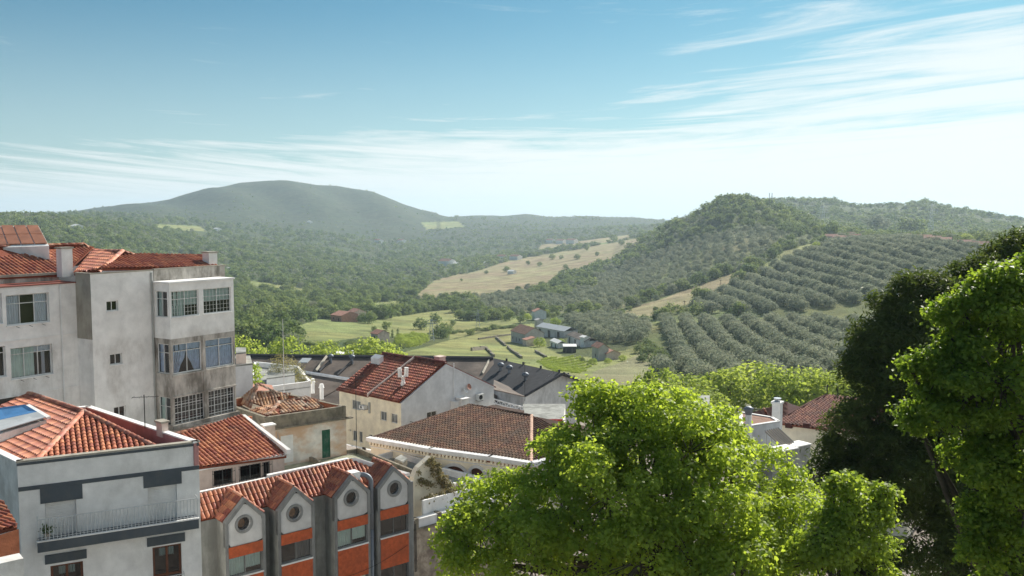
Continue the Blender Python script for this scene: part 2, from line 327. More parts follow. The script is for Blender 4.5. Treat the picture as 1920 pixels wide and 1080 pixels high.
def height(x, y):
    x = np.asarray(x, float); y = np.asarray(y, float)
    az = np.arctan2(x, y); r = np.maximum(np.hypot(x, y), 22.)
    ca = np.maximum(np.cos(az), .75)
    H = [np.full(x.shape, z) for _, z in NEAR[1:]] + [-(knots(kn, az) - HZ) / FPX * rr * ca for rr, kn in RINGS]
    H = np.stack(H); lr = np.clip(np.log(r), LOGR[0], LOGR[-1] - 1e-6)
    i = np.clip(np.searchsorted(LOGR, lr, 'right') - 1, 0, len(LOGR) - 2)
    t = (lr - LOGR[i]) / (LOGR[i + 1] - LOGR[i])
    g = lambda k: np.take_along_axis(H, np.clip(k, 0, len(LOGR) - 1)[None], 0)[0]
    p0, p1, p2, p3 = g(i - 1), g(i), g(i + 1), g(i + 2)      # monotone-ish cubic through the rings
    m1 = (p2 - p0) * .5; m2 = (p3 - p1) * .5
    lim = 1.2 * np.abs(p2 - p1); m1 = np.clip(m1, -lim, lim); m2 = np.clip(m2, -lim, lim)
    t2 = t * t; t3 = t2 * t
    z = (2 * t3 - 3 * t2 + 1) * p1 + (t3 - 2 * t2 + t) * m1 + (-2 * t3 + 3 * t2) * p2 + (t3 - t2) * m2
    amp = np.clip((r - 900) / 1500, 0, 1)
    for k, (fx, fy, ph) in enumerate([(.0041, .0032, 0), (.0093, -.0061, 2), (-.017, .013, 4), (.031, .026, 1), (.06, -.05, 3)]):
        z = z + amp * (6.5, 4., 2.2, 1.2, .6)[k] * np.sin(x * fx + ph + 1.3 * np.sin(y * fy * .7)) * np.cos(y * fy + ph * 1.7 + np.sin(x * fx * .6))
    amp2 = np.clip((r - 150) / 300, 0, 1) * .5
    z = z + amp2 * (np.sin(x * .05 + y * .021) * np.cos(y * .043 - x * .017))
    # gullies down the far hill
    gul = np.exp(-((r - 3050) / 420.) ** 2) * np.where(az < -.08, 1, 0)
    z = z + gul * 9 * np.sin(az * 75 + 2 * np.sin(r * .004)) 
    return z
def hz(x, y): return float(height(np.array([x]), np.array([y]))[0])
def ground_hit(u, v, dmin=150, dmax=3400):
    r = ray(u, v); ds = np.exp(np.linspace(math.log(dmin), math.log(dmax), 500)); s = ds / r.y
    zz_ = height(r.x * s, ds); below = np.where(r.z * s < zz_)[0]
    if len(below) == 0: return None
    k = below[0]; return Vector((r.x * s[k], ds[k], zz_[k]))
def inpoly(u, v, poly):
    u = np.asarray(u); v = np.asarray(v); c = np.zeros(u.shape, bool); n = len(poly)
    for i in range(n):
        x1, y1 = poly[i]; x2, y2 = poly[(i + 1) % n]
        if y1 == y2: continue
        c ^= ((y1 > v) != (y2 > v)) & (u < (x2 - x1) * (v - y1) / (y2 - y1) + x1)
    return c
def projn(x, y, z):
    f = y * cP - z * sP; up = y * sP + z * cP; f = np.where(f < 1, 1, f)
    return 960 + FPX * x / f, 540 - FPX * up / f
# land use, traced as closed outlines on the land
F_TAN = [[(775, 561), (812, 528), (860, 514), (1001, 505), (1050, 515), (1040, 534), (960, 548), (899, 557)],
         [(877, 513), (960, 487), (1074, 469), (1190, 447), (1225, 440), (1147, 488), (1110, 502), (1030, 517), (950, 518)],
         [(1160, 592), (1180, 578), (1240, 560), (1330, 526), (1385, 511), (1405, 521), (1330, 556), (1290, 577), (1220, 594)],
         [(1010, 460), (1090, 452), (1180, 440), (1180, 448), (1090, 460), (1010, 470)]]
F_MOW = [[(1090, 725), (1120, 695), (1180, 672), (1215, 655), (1232, 670), (1245, 715), (1250, 790), (1050, 790)]]
F_GREEN = [[(545, 640), (556, 612), (600, 598), (676, 606), (740, 595), (806, 584), (870, 576), (905, 606), (860, 618), (806, 628), (676, 632), (602, 645)],
           [(690, 568), (779, 562), (800, 574), (745, 592), (705, 592)],
           [(690, 690), (735, 664), (830, 640), (962, 612), (1000, 606), (1010, 640), (1060, 668), (1120, 668), (1200, 650), (1215, 655), (1120, 700), (1100, 760), (700, 760)],
           [(1400, 520), (1470, 470), (1540, 452), (1530, 474), (1450, 512)],
           [(1290, 597), (1420, 594), (1700, 599), (1700, 606), (1430, 601), (1295, 604)],
           [(1170, 600), (1260, 598), (1290, 604), (1215, 622)],
           [(840, 620), (960, 596), (1000, 600), (840, 636)],
           [(100, 425), (150, 420), (165, 428), (110, 432)], [(290, 420), (375, 424), (385, 434), (300, 432)],
           [(790, 417), (860, 415), (870, 426), (800, 430)], [(1120, 449), (1142, 446), (1140, 458), (1118, 458)],
           [(460, 525), (520, 533), (590, 545), (560, 550), (470, 540)]]
SLOPE0 = [(1060, 560), (1120, 520), (1240, 470), (1330, 440), (1440, 425), (1480, 450), (1440, 478), (1380, 505), (1320, 524), (1240, 552), (1160, 582), (1060, 588), (900, 586), (880, 560), (960, 552)]
def build_terrain():
    a = np.concatenate([np.linspace(-math.pi, -.62, 40)[:-1], np.arange(-.62, .62, .0023), np.linspace(.62, math.pi, 40)])
    r = np.concatenate([[2, 8, 15, 22, 30, 40, 50, 60, 80, 100, 125], np.exp(np.linspace(math.log(150), math.log(3900), 330)), [4200, 4700, 5200, 6500, 8000, 10000, 12400]])
    A, R = np.meshgrid(a, r, indexing='ij'); X = R * np.sin(A); Y = R * np.cos(A); Z = height(X, Y)
    na, nr = A.shape
    v = np.stack([X, Y, Z], -1).reshape(-1, 3)
    i, j = np.meshgrid(np.arange(na - 1), np.arange(nr - 1), indexing='ij'); k = (i * nr + j).ravel()
    f = np.stack([k, k + 1, k + nr + 1, k + nr], -1)
    me = bpy.data.meshes.new('ground'); me.vertices.add(len(v)); me.vertices.foreach_set('co', v.ravel())
    me.loops.add(len(f) * 4); me.loops.foreach_set('vertex_index', f.ravel()); me.polygons.add(len(f))
    me.polygons.foreach_set('loop_start', np.arange(len(f)) * 4); me.polygons.foreach_set('use_smooth', np.ones(len(f), bool)); me.update()
    U, V = projn(X, Y, Z); front = (R > 200) & (np.abs(A) < .6)
    jx = 5 * np.sin(X * .05) + 3 * np.sin(Y * .07 + X * .03); jy = 1.2 * np.sin(X * .08 + 2)
    base = np.array([.085, .11, .04]); tan = np.array([.30, .25, .14]); mow = np.array([.235, .23, .125]); gr = np.array([.235, .255, .095]); far = np.array([.055, .07, .036])
    far_f = np.clip((R - 1500) / 900, 0, 1)[..., None]
    col = base * (1 - far_f) + far * far_f
    rr = 6 + 0 * R
    for polys, c in ((F_GREEN, gr), (F_MOW, mow), (F_TAN, tan)):
        for p in polys:
            m = inpoly(U + jx * (250 / np.maximum(R, 200)), V + jy * (250 / np.maximum(R, 200)) * 2, p) & front
            col[m] = c
    lim = (R >= 200) & (U > 1180) & (R < 900) & (V > 470)        # dry grass between the orchard rows
    mm = lim & (np.abs(col - base).sum(-1) < .02); col[mm] = np.array([.13, .155, .055])
    ms = inpoly(U, V, SLOPE0) & front & (np.abs(col - base).sum(-1) < .08); col[ms] = np.array([.16, .165, .08])
    col[R < 135] = np.array([.30, .27, .23])
    ca = me.color_attributes.new('land', 'FLOAT_COLOR', 'POINT'); cc = np.ones((na * nr, 4)); cc[:, :3] = col.reshape(-1, 3); ca.data.foreach_set('color', cc.ravel())
    m = bpy.data.materials.new('land'); m.use_nodes = True; N = m.node_tree.nodes; L = m.node_tree.links; b = N['Principled BSDF']
    b.inputs['Roughness'].default_value = .95; b.inputs['Specular IOR Level'].default_value = .1
    at = N.new('ShaderNodeVertexColor'); at.layer_name = 'land'; g = N.new('ShaderNodeNewGeometry')
    def ns(s, d=6): n = N.new('ShaderNodeTexNoise'); n.inputs['Scale'].default_value = s; n.inputs['Detail'].default_value = d; n.inputs['Roughness'].default_value = .65; L.new(g.outputs['Position'], n.inputs[0]); return n.outputs[0]
    hs = N.new('ShaderNodeHueSaturation'); L.new(at.outputs[0], hs.inputs['Color'])
    mr = N.new('ShaderNodeMapRange'); L.new(ns(.05, 9), mr.inputs[0]); mr.inputs[1].default_value = .3; mr.inputs[2].default_value = .7; mr.inputs[3].default_value = .55; mr.inputs[4].default_value = 1.45
    L.new(mr.outputs[0], hs.inputs['Value'])
    mr2 = N.new('ShaderNodeMapRange'); L.new(ns(.012, 5), mr2.inputs[0]); mr2.inputs[1].default_value = .35; mr2.inputs[2].default_value = .65; mr2.inputs[3].default_value = .47; mr2.inputs[4].default_value = .53
    L.new(mr2.outputs[0], hs.inputs['Hue']); L.new(hs.outputs[0], b.inputs['Base Color'])
    bp = N.new('ShaderNodeBump'); bp.inputs['Distance'].default_value = 1.2; L.new(ns(.5, 6), bp.inputs['Height']); L.new(bp.outputs[0], b.inputs['Normal'])
    o = link('ground', me, m); o['kind'] = 'structure'; return o
build_terrain()

# ------------------------------------------------------------------ foliage meshes
def quads_mesh(name, ctr, nrm, size, aspect=.62, rnd=None, extra=None):
    n = len(ctr); nrm = nrm / np.maximum(np.linalg.norm(nrm, axis=1, keepdims=True), 1e-6)
    t = RNG.normal(size=(n, 3)); a = np.cross(nrm, t); a /= np.maximum(np.linalg.norm(a, axis=1, keepdims=True), 1e-6); b = np.cross(nrm, a)
    s = (size if np.ndim(size) else np.full(n, size))[:, None] * .5
    # folded diamond leaf: two triangles pairs -> 4 points, tip pulled down
    v = np.stack([ctr - a * s, ctr + b * s * aspect + nrm * s * .18, ctr + a * s - nrm * s * .12, ctr - b * s * aspect + nrm * s * .18], 1).reshape(-1, 3)
    f = np.arange(n * 4)
    me = bpy.data.meshes.new(name); ex_v, ex_f = (extra if extra else (np.zeros((0, 3)), []))
    nv = len(v); allv = np.concatenate([v, ex_v]) if len(ex_v) else v
    me.vertices.add(len(allv)); me.vertices.foreach_set('co', allv.ravel().astype(np.float32))
    loops = np.concatenate([f] + [np.array(q) + nv for q in ex_f]).astype(np.int32)
    starts = list(range(0, n * 4, 4)); k = n * 4
    for q in ex_f: starts.append(k); k += len(q)
    me.loops.add(len(loops)); me.loops.foreach_set('vertex_index', loops); me.polygons.add(len(starts)); me.polygons.foreach_set('loop_start', np.array(starts, np.int32))
    mi = np.zeros(len(starts), np.int32); mi[n:] = 1; me.polygons.foreach_set('material_index', mi)
    me.update(); at = me.attributes.new('rnd', 'FLOAT', 'FACE')
    rr = np.concatenate([RNG.random(n) if rnd is None else rnd, np.zeros(len(ex_f))]); at.data.foreach_set('value', rr.astype(np.float32)); me.validate(); return me
def crown_cloud(lobes, nclus, per, cr, up=.35, fill=.15, gate=0, gate_amp=.10):
    """leaf clusters on the shells of overlapping lobes; returns centres, normals, per-leaf random"""
    L_ = np.array([[*l[0], *( (l[1],) * 3 if np.ndim(l[1]) == 0 else l[1])] for l in lobes], float)
    wgt = (L_[:, 3] * L_[:, 4] + L_[:, 4] * L_[:, 5]); wgt /= wgt.sum()
    k = RNG.choice(len(L_), nclus * 2, p=wgt); d = RNG.normal(size=(nclus * 2, 3)); d[:, 2] += up; d /= np.linalg.norm(d, axis=1, keepdims=True)
    rf = 1 - np.abs(RNG.normal(0, .10, nclus * 2)); ins = RNG.random(nclus * 2) < fill; rf[ins] = RNG.uniform(.4, .9, ins.sum())
    c = L_[k, :3] + d * L_[k, 3:] * rf[:, None]
    keep = np.ones(len(c), bool)
    if gate: f1 = 2.6 / gate; gn = np.sin(c[:, 0] * f1 + 1.7 * np.sin(c[:, 2] * f1 * .8)) * np.sin(c[:, 1] * f1 * 1.1 + c[:, 2] * f1 * .9) + np.sin(c[:, 2] * f1 * 1.3 + c[:, 0] * f1 * .7 + 2); rf2 = 1 + gate_amp * gn; c = L_[k, :3] + d * L_[k, 3:] * (rf * rf2)[:, None]; keep &= gn > -1.05 + .3 * RNG.random(len(c))
    for i in range(len(L_)):
        q = ((c - L_[i, :3]) / L_[i, 3:]); keep &= ~((np.linalg.norm(q, axis=1) < .72) & (k != i) & ~ins)
    c = c[keep][:nclus]; d = d[keep][:nclus]; m = len(c)
    crr = cr * RNG.uniform(.6, 1.4, m)
    off = RNG.normal(size=(m, per, 3)) * np.array([1, 1, .6]) * crr[:, None, None]
    off[:, :, 2] -= .25 * np.abs(off[:, :, :2]).sum(-1)
    ctr = (c[:, None] + off).reshape(-1, 3)
    nr = (d[:, None] * .7 + np.array([0, 0, .6]) + RNG.normal(size=(m, per, 3)) * .6).reshape(-1, 3)
    rnd = np.clip(np.repeat(RNG.random(m), per) * .55 + RNG.random(m * per) * .45, 0, 1)
    return ctr, nr, rnd, c
def tube_np(pts, rs, n=6):
    mb = MB(); mb.tube(pts, rs, n, cap=False); return np.array(mb.v), mb.f
def tree_mesh(name, h, wd, nleaf, lsize, kind='round', seed=0):
    rg = np.random.default_rng(seed); lobes = []
    if kind == 'cypress': lobes = [((0, 0, h * q), (wd * .5 * s, wd * .5 * s, h * .2)) for q, s in ((.2, .8), (.42, 1), (.65, .8), (.85, .45))]
    elif kind == 'pinus': lobes = [((rg.normal() * wd * .2, rg.normal() * wd * .2, h * .84), (wd * .32, wd * .32, h * .12)) for _ in range(5)]
    else:
        lobes = [((0, 0, h * .52), (wd * .36, wd * .36, h * .40))]
        for _ in range(8):
            an = rg.uniform(0, 6.28); q = rg.uniform(.3, .78); s = rg.uniform(.18, .28) * wd
            rad = wd * .33 * math.sin(math.pi * min(q + .12, .98)) ** .6
            lobes.append(((math.cos(an) * rad, math.sin(an) * rad, h * q), (s, s, s * .9)))
    c, nr, rnd, _ = crown_cloud(lobes, nleaf // 6, 6, lsize * .75, .2, .1)
    c[:, 2] = np.maximum(c[:, 2], h * .03)
    th = h * .86
    tv, tf = tube_np([(0, 0, -1.2), (0, 0, h * .35), (wd * .27, wd * .1, h * .55), (-wd * .27, -wd * .1, h * .62), (0, 0, th)], [h * .035, h * .026, h * .012, h * .01, h * .006], 5)
    return quads_mesh(name, c, nr, lsize * RNG.uniform(.7, 1.3, len(c)), .7, rnd, (tv, tf))
PROTO = {}
def protos(key, n, *a, mat=None, **k):
    PROTO[key] = []
    for i in range(n):
        me = tree_mesh(key, *a, seed=i * 13 + len(key), **k); me.materials.append(mat); me.materials.append(m_bark); PROTO[key].append(me)
protos('olive_tree', 4, 5.2, 5.6, 620, .62, mat=f_olive)
protos('oak_tree', 4, 7.0, 7.5, 620, .85, mat=f_oak)
protos('bright_tree', 3, 7.5, 8.0, 1500, .55, mat=f_bright)
protos('cypress', 1, 9, 2.2, 420, .6, kind='cypress', mat=f_oak)
protos('stone_pine', 2, 12, 13, 420, 1.3, kind='pinus', mat=f_oak)
protos('far_tree', 4, 7.0, 8.5, 170, 1.7, mat=f_oak)
protos('far_olive', 4, 5.4, 6.0, 170, 1.25, mat=f_olive)
def tree_at(name, me, x, y, s, label, cat, group=None, sz=1, z=None):
    o = bpy.data.objects.new(name, me); C.objects.link(o)
    o.location = (x, y, (hz(x, y) if z is None else z) - .15); o.rotation_euler = (0, 0, random.uniform(0, 6.28)); o.scale = (s, s, s * sz)
    return tag(o, label, cat, group)
def scatter(name, pts, scl, variants, label=None, cat=None):
    """many small copies too far off to count, as one object"""
    me = bpy.data.meshes.new(name); me.vertices.add(len(pts)); me.vertices.foreach_set('co', np.asarray(pts, np.float32).ravel())
    n = len(pts)
    for nm, ty, val in (('scl', 'FLOAT', scl), ('rot', 'FLOAT', RNG.uniform(0, 6.28, n)), ('idx', 'INT', RNG.integers(0, len(variants), n))):
        a = me.attributes.new(nm, ty, 'POINT'); a.data.foreach_set('value', np.asarray(val, np.int32 if ty == 'INT' else np.float32))
    o = bpy.data.objects.new(name, me); C.objects.link(o)
    ng = bpy.data.node_groups.new(name, 'GeometryNodeTree'); ng.interface.new_socket('Geometry', in_out='INPUT', socket_type='NodeSocketGeometry'); ng.interface.new_socket('Geometry', in_out='OUTPUT', socket_type='NodeSocketGeometry')
    N = ng.nodes; L = ng.links; gi = N.new('NodeGroupInput'); go = N.new('NodeGroupOutput'); jn = N.new('GeometryNodeJoinGeometry')
    m2p = N.new('GeometryNodeMeshToPoints'); L.new(gi.outputs[0], m2p.inputs[0])
    def na(nm, ty): q = N.new('GeometryNodeInputNamedAttribute'); q.data_type = ty; q.inputs[0].default_value = nm; return q.outputs[0]
    sc = na('scl', 'FLOAT'); ro = na('rot', 'FLOAT'); ix = na('idx', 'INT'); cx = N.new('ShaderNodeCombineXYZ'); L.new(ro, cx.inputs[2])
    for k, vm in enumerate(variants):
        src = bpy.data.objects.new(name + '_source', vm)
        oi = N.new('GeometryNodeObjectInfo'); oi.inputs['Object'].default_value = src; oi.inputs['As Instance'].default_value = True
        cmpn = N.new('FunctionNodeCompare'); cmpn.data_type = 'INT'; cmpn.operation = 'EQUAL'; L.new(ix, cmpn.inputs[2]); cmpn.inputs[3].default_value = k
        ii = N.new('GeometryNodeInstanceOnPoints'); L.new(m2p.outputs[0], ii.inputs['Points']); L.new(cmpn.outputs[0], ii.inputs['Selection']); L.new(oi.outputs['Geometry'], ii.inputs['Instance'])
        L.new(cx.outputs[0], ii.inputs['Rotation']); L.new(sc, ii.inputs['Scale']); L.new(ii.outputs[0], jn.inputs[0])
    L.new(jn.outputs[0], go.inputs[0]); md = o.modifiers.new('scatter', 'NODES'); md.node_group = ng
    return tag(o, label, cat, None, 'stuff')

# orchards: rows run almost straight away from the viewer
ORCH_LOW = [(1222, 600), (1290, 603), (1420, 604), (1700, 608), (1700, 640), (1800, 760), (1290, 735), (1240, 705)]
ORCH_UP = [(1292, 588), (1330, 560), (1400, 526), (1450, 503), (1490, 482), (1535, 462), (1600, 452), (1700, 450), (1850, 472), (1900, 600), (1700, 599), (1450, 592)]
ORCH_MID = [(1045, 594), (1110, 596), (1165, 598), (1215, 610), (1212, 634), (1190, 646), (1120, 646), (1085, 620)]
SLOPE = [(1060, 560), (1120, 520), (1240, 470), (1330, 440), (1440, 425), (1480, 450), (1440, 478), (1380, 505), (1320, 524), (1240, 552), (1160, 582), (1060, 588), (900, 586), (880, 560), (960, 552)]
def rows(poly, dx, dy, ang, x0, x1, y0, y1, jit, zmin=None):
    ca_, sa_ = math.cos(ang), math.sin(ang); out = []
    for i in range(-120, 121):
        for j in range(-120, 200):
            a = i * dx; b = j * dy; cx, cy = (x0 + x1) / 2, (y0 + y1) / 2
            x = cx + a * ca_ + b * sa_; y = cy - a * sa_ + b * ca_
            if x0 < x < x1 and y0 < y < y1: out.append((x + random.gauss(0, jit), y + random.gauss(0, jit)))
    p = np.array(out); z = height(p[:, 0], p[:, 1]); U, V = projn(p[:, 0], p[:, 1], z)
    k = inpoly(U, V, poly); p = p[k]; return np.column_stack([p, z[k]])
lowp = rows(ORCH_LOW, 8.8, 4.0, math.radians(7), 20, 190, 215, 440, .55)
upp = rows(ORCH_UP, 12.5, 4.8, math.radians(2), 70, 420, 425, 900, .8)
midp = rows(ORCH_MID, 8.5, 4.6, math.radians(-38), 10, 110, 340, 520, .6)
slp = rows(SLOPE, 9.6, 8.0, math.radians(12), -60, 420, 460, 1120, 1.5)
OL = []
for arr, s, lab, grp in ((lowp, .98, 'round grey-green olive tree standing in the close rows of the lower orchard', 'olive trees in the lower orchard rows'),
                         (midp, 1.0, 'grey-green olive tree in the small orchard behind the farm sheds', 'olive trees behind the farm sheds'),
                         (upp, 1.2, 'grey-green olive tree in the wide rows climbing the upper orchard slope', 'olive trees in the upper orchard rows'),
                         (slp, .95, None, None)):
    for p in arr: OL.append((math.hypot(p[0], p[1]) / s, p, s, lab, grp))
OL.sort(key=lambda q: q[0]); ind = []; rest = []
for q in OL:
    if q[3] and len(ind) < 290 and projn(*q[1])[0] < 1650: ind.append(q)
    else: rest.append(q)
for _, p, s, lab, grp in ind:
    tree_at('olive_tree', random.choice(PROTO['olive_tree']), p[0], p[1], s * random.uniform(.86, 1.14), lab, 'olive tree', grp, 1, p[2])
nr_ = [q for q in rest if q[0] < 620]; fr_ = [q for q in rest if q[0] >= 620]
scatter('olive_grove', [(q[1][0], q[1][1], q[1][2] - .3) for q in nr_ + fr_], [q[2] * (random.uniform(.88, 1.12) if q[3] else random.choice((.6, .8, 1, 1.15, 1.3))) for q in nr_ + fr_], PROTO['olive_tree'][:3],
        'grey-green olive grove too dense to count covering the farther orchard slopes', 'olive grove')

# woods and scrub
OPEN = F_TAN + F_MOW + F_GREEN + [ORCH_LOW, ORCH_UP, ORCH_MID, SLOPE]
FARMYARD = [(955, 600), (1060, 596), (1110, 640), (1110, 668), (1190, 650), (1200, 680), (1110, 700), (1000, 668), (950, 640)]
def wood(n, r0, r1, a0, a1, dens):
    u = RNG.random(n); r = np.sqrt(r0 * r0 + u * (r1 * r1 - r0 * r0)); a = RNG.uniform(a0, a1, n)
    x, y = r * np.sin(a), r * np.cos(a); z = height(x, y); U, V = projn(x, y, z)
    k = np.ones(n, bool)
    for p in OPEN + [FARMYARD]: k &= ~inpoly(U, V, p)
    pat = .5 + .5 * np.sin(x * .021 + 1.5 * np.sin(y * .013)) * np.cos(y * .017 + np.sin(x * .019)) + RNG.normal(0, .25, n)
    k &= pat > dens
    return np.column_stack([x, y, z])[k], r[k], U[k], V[k]
pts = []; sc_ = []
for n, r0, r1, dens in ((12000, 300, 800, .22), (36000, 800, 1700, .25), (22000, 1700, 2900, .30), (7000, 2900, 3560, .45)):
    p, r, U, V = wood(n, r0, r1, -.78, .78, dens)
    bare = (r > 2350) & (U < 790) & (RNG.random(len(r)) < .85)          # the far hill is mostly bare scrub
    nearblock = ((r < 430) & (U > 560)) | ((r < 520) & (U > 560) & (RNG.random(len(r)) < .6)); keep = ~(bare | nearblock)
    p, r, U = p[keep], r[keep], U[keep]; pts.append(p)
    big = RNG.random(len(p)) ** 2.5; sc_.append((.5 + 1.0 * big) * np.where(r > 1700, 1.0, .95) * np.where(r > 2350, .6, 1))
pts = np.concatenate(pts); sc_ = np.concatenate(sc_); pts[:, 2] -= .4
rr_ = np.hypot(pts[:, 0], pts[:, 1]); n1 = rr_ < 1000
scatter('woodland', pts[n1], sc_[n1], PROTO['oak_tree'][:2] + PROTO['olive_tree'][:1] + PROTO['oak_tree'][2:], 'dense dark green oak wood and scrub filling the left side of the valley', 'woodland')
scatter('hill_scrub', pts[~n1], sc_[~n1], PROTO['far_tree'] + PROTO['far_olive'][:2], 'far green scrub and woods reading as one mass on the distant hills', 'hill scrub')

# ------------------------------------------------------------------ building helpers
def vdown(poly):
    p = [Vector(q) for q in poly]; n = Vector((0, 0, 0))
    for i in range(len(p)): n += (p[i] - p[0]).cross(p[(i + 1) % len(p)] - p[0])
    n.normalize()
    if n.z < 0: n = -n; p = p[::-1]
    d = Vector((n.x, n.y, 0)); d = Vector((n.x * n.z, n.y * n.z, -(n.x ** 2 + n.y ** 2))).normalized()
    return p, n, d
def tiles(par, poly, mat, w=.24, l=.4, name='roof_tiles', base=None, individual=False, lift=.014, kind='stuff', skip=0):
    """barrel tiles laid in courses down the slope, cut along the edges of the roof plane"""
    p, n, d = vdown(poly); a = n.cross(d).normalized(); cen = sum(p, Vector((0, 0, 0))) / len(p)
    p = [Vector((q.x, q.y, cen.z - ((q.x - cen.x) * n.x + (q.y - cen.y) * n.y) / n.z)) for q in p]; o = p[0]
    if base is not None:
        b = MB(); b.slab([q - n * .02 for q in p], -n * .1); b.build('roof_slab', base, par)
    A = [(q - o).dot(a) for q in p]; D = [(q - o).dot(d) for q in p]
    i0, i1 = math.floor(min(A) / w), math.ceil(max(A) / w); j0, j1 = math.floor(min(D) / l), math.ceil(max(D) / l)
    edges = [(p[i], (p[(i + 1) % len(p)] - p[i]).normalized().cross(n)) for i in range(len(p))]
    SEG = 5
    def tverts(i, j, up=.0):
        r = w * .44; jz = random.uniform(-.008, .008); out = []
        for dd, rr, hh in ((-.04 * l, r * .86, 0), (l * 1.04, r, lift)):
            for k in range(SEG):
                an = math.pi * k / (SEG - 1)
                out.append(o + a * ((i + .5) * w - math.cos(an) * rr + jz) + d * (j * l + dd) + n * (math.sin(an) * rr * .95 + hh))
        return out
    def inside(q, m=0): return all((q - e).dot(f) < -m for e, f in edges)
    def faces(bm, layer, vs, r):
        v = [bm.verts.new(x) for x in vs]
        for k in range(SEG - 1):
            f = bm.faces.new((v[k], v[k + 1], v[SEG + k + 1], v[SEG + k])); f[layer] = r; f.smooth = True
        f = bm.faces.new(v[SEG:][::-1]); f[layer] = r
    if individual:
        shared = None; made = 0
        Mx = Matrix((a, d, n)).transposed().to_4x4()
        for j in range(j0, j1):
            for i in range(i0, i1):
                c = o + a * ((i + .5) * w) + d * ((j + .5) * l)
                if not inside(c, -w * .45): continue
                full = inside(c, w * .62)
                if full and shared is not None:
                    ob = bpy.data.objects.new(name, shared[0]); C.objects.link(ob); ob.parent = par
                    ob.location = c - WL[par.name] - shared[1]; made += 1; continue
                bm = bmesh.new(); ly = bm.faces.layers.float.new('rnd'); faces(bm, ly, tverts(i, j), .5)
                if not full:
                    for e, f in edges: bmesh.ops.bisect_plane(bm, geom=bm.verts[:] + bm.edges[:] + bm.faces[:], plane_co=e, plane_no=f, clear_outer=True)
                if not bm.faces: bm.free(); continue
                for v in bm.verts: v.co -= WL[par.name]
                me = bpy.data.meshes.new(name); bm.to_mesh(me); bm.free(); me.materials.append(mat)
                if full:                                # first whole tile becomes the shared mesh
                    me.transform(Matrix.Translation(WL[par.name] - c)); ob = bpy.data.objects.new(name, me); ob.location = c - WL[par.name]; shared = (me, Vector((0, 0, 0)))
                else: ob = bpy.data.objects.new(name, me)
                C.objects.link(ob); ob.parent = par; made += 1
        return made
    bm = bmesh.new(); ly = bm.faces.layers.float.new('rnd')
    for i in range(i0, i1):
        for j in range(j0, j1):
            c = o + a * ((i + .5) * w) + d * ((j + .5) * l)
            if inside(c, -l) and random.random() >= skip: faces(bm, ly, tverts(i, j), random.random())
    for e, f in edges: bmesh.ops.bisect_plane(bm, geom=bm.verts[:] + bm.edges[:] + bm.faces[:], plane_co=e, plane_no=f, clear_outer=True)
    for v in bm.verts: v.co -= WL[par.name]
    me = bpy.data.meshes.new(name); bm.to_mesh(me); bm.free(); return link(name, me, mat, par, kind)
def ridge(par, p0, p1, mat=None, r=.13, l=.42, name='ridge_tile'):
    """half-round tiles along a ridge or hip, each one its own part"""
    p0, p1 = Vector(p0), Vector(p1); t = p1 - p0; n = max(1, int(t.length / l)); t.normalize(); st = (p1 - p0).length / n
    sd = t.cross(Vector((0, 0, 1))).normalized(); up = sd.cross(t); me = None
    mb = MB(); K = 7
    for dd, rr, hh in ((-.02, r * .88, .0), (st * 1.06, r, .025)):
        for k in range(K):
            an = math.pi * k / (K - 1); q = t * dd + sd * (-math.cos(an) * rr) + up * (math.sin(an) * rr * .85 + hh); mb.v.append(tuple(q))
    for k in range(K - 1): mb.f.append((k, k + 1, K + k + 1, K + k)); mb.m.append(0)
    mb.f.append(tuple(range(K, 2 * K))); mb.m.append(0)
    me = bpy.data.meshes.new(name); me.from_pydata(mb.v, [], mb.f); me.materials.append(mat or m_tileR); me.polygons.foreach_set('use_smooth', [True] * len(me.polygons))
    for i in range(n):
        o = bpy.data.objects.new(name, me); C.objects.link(o); o.parent = par; o.location = p0 + t * st * i - WL[par.name]
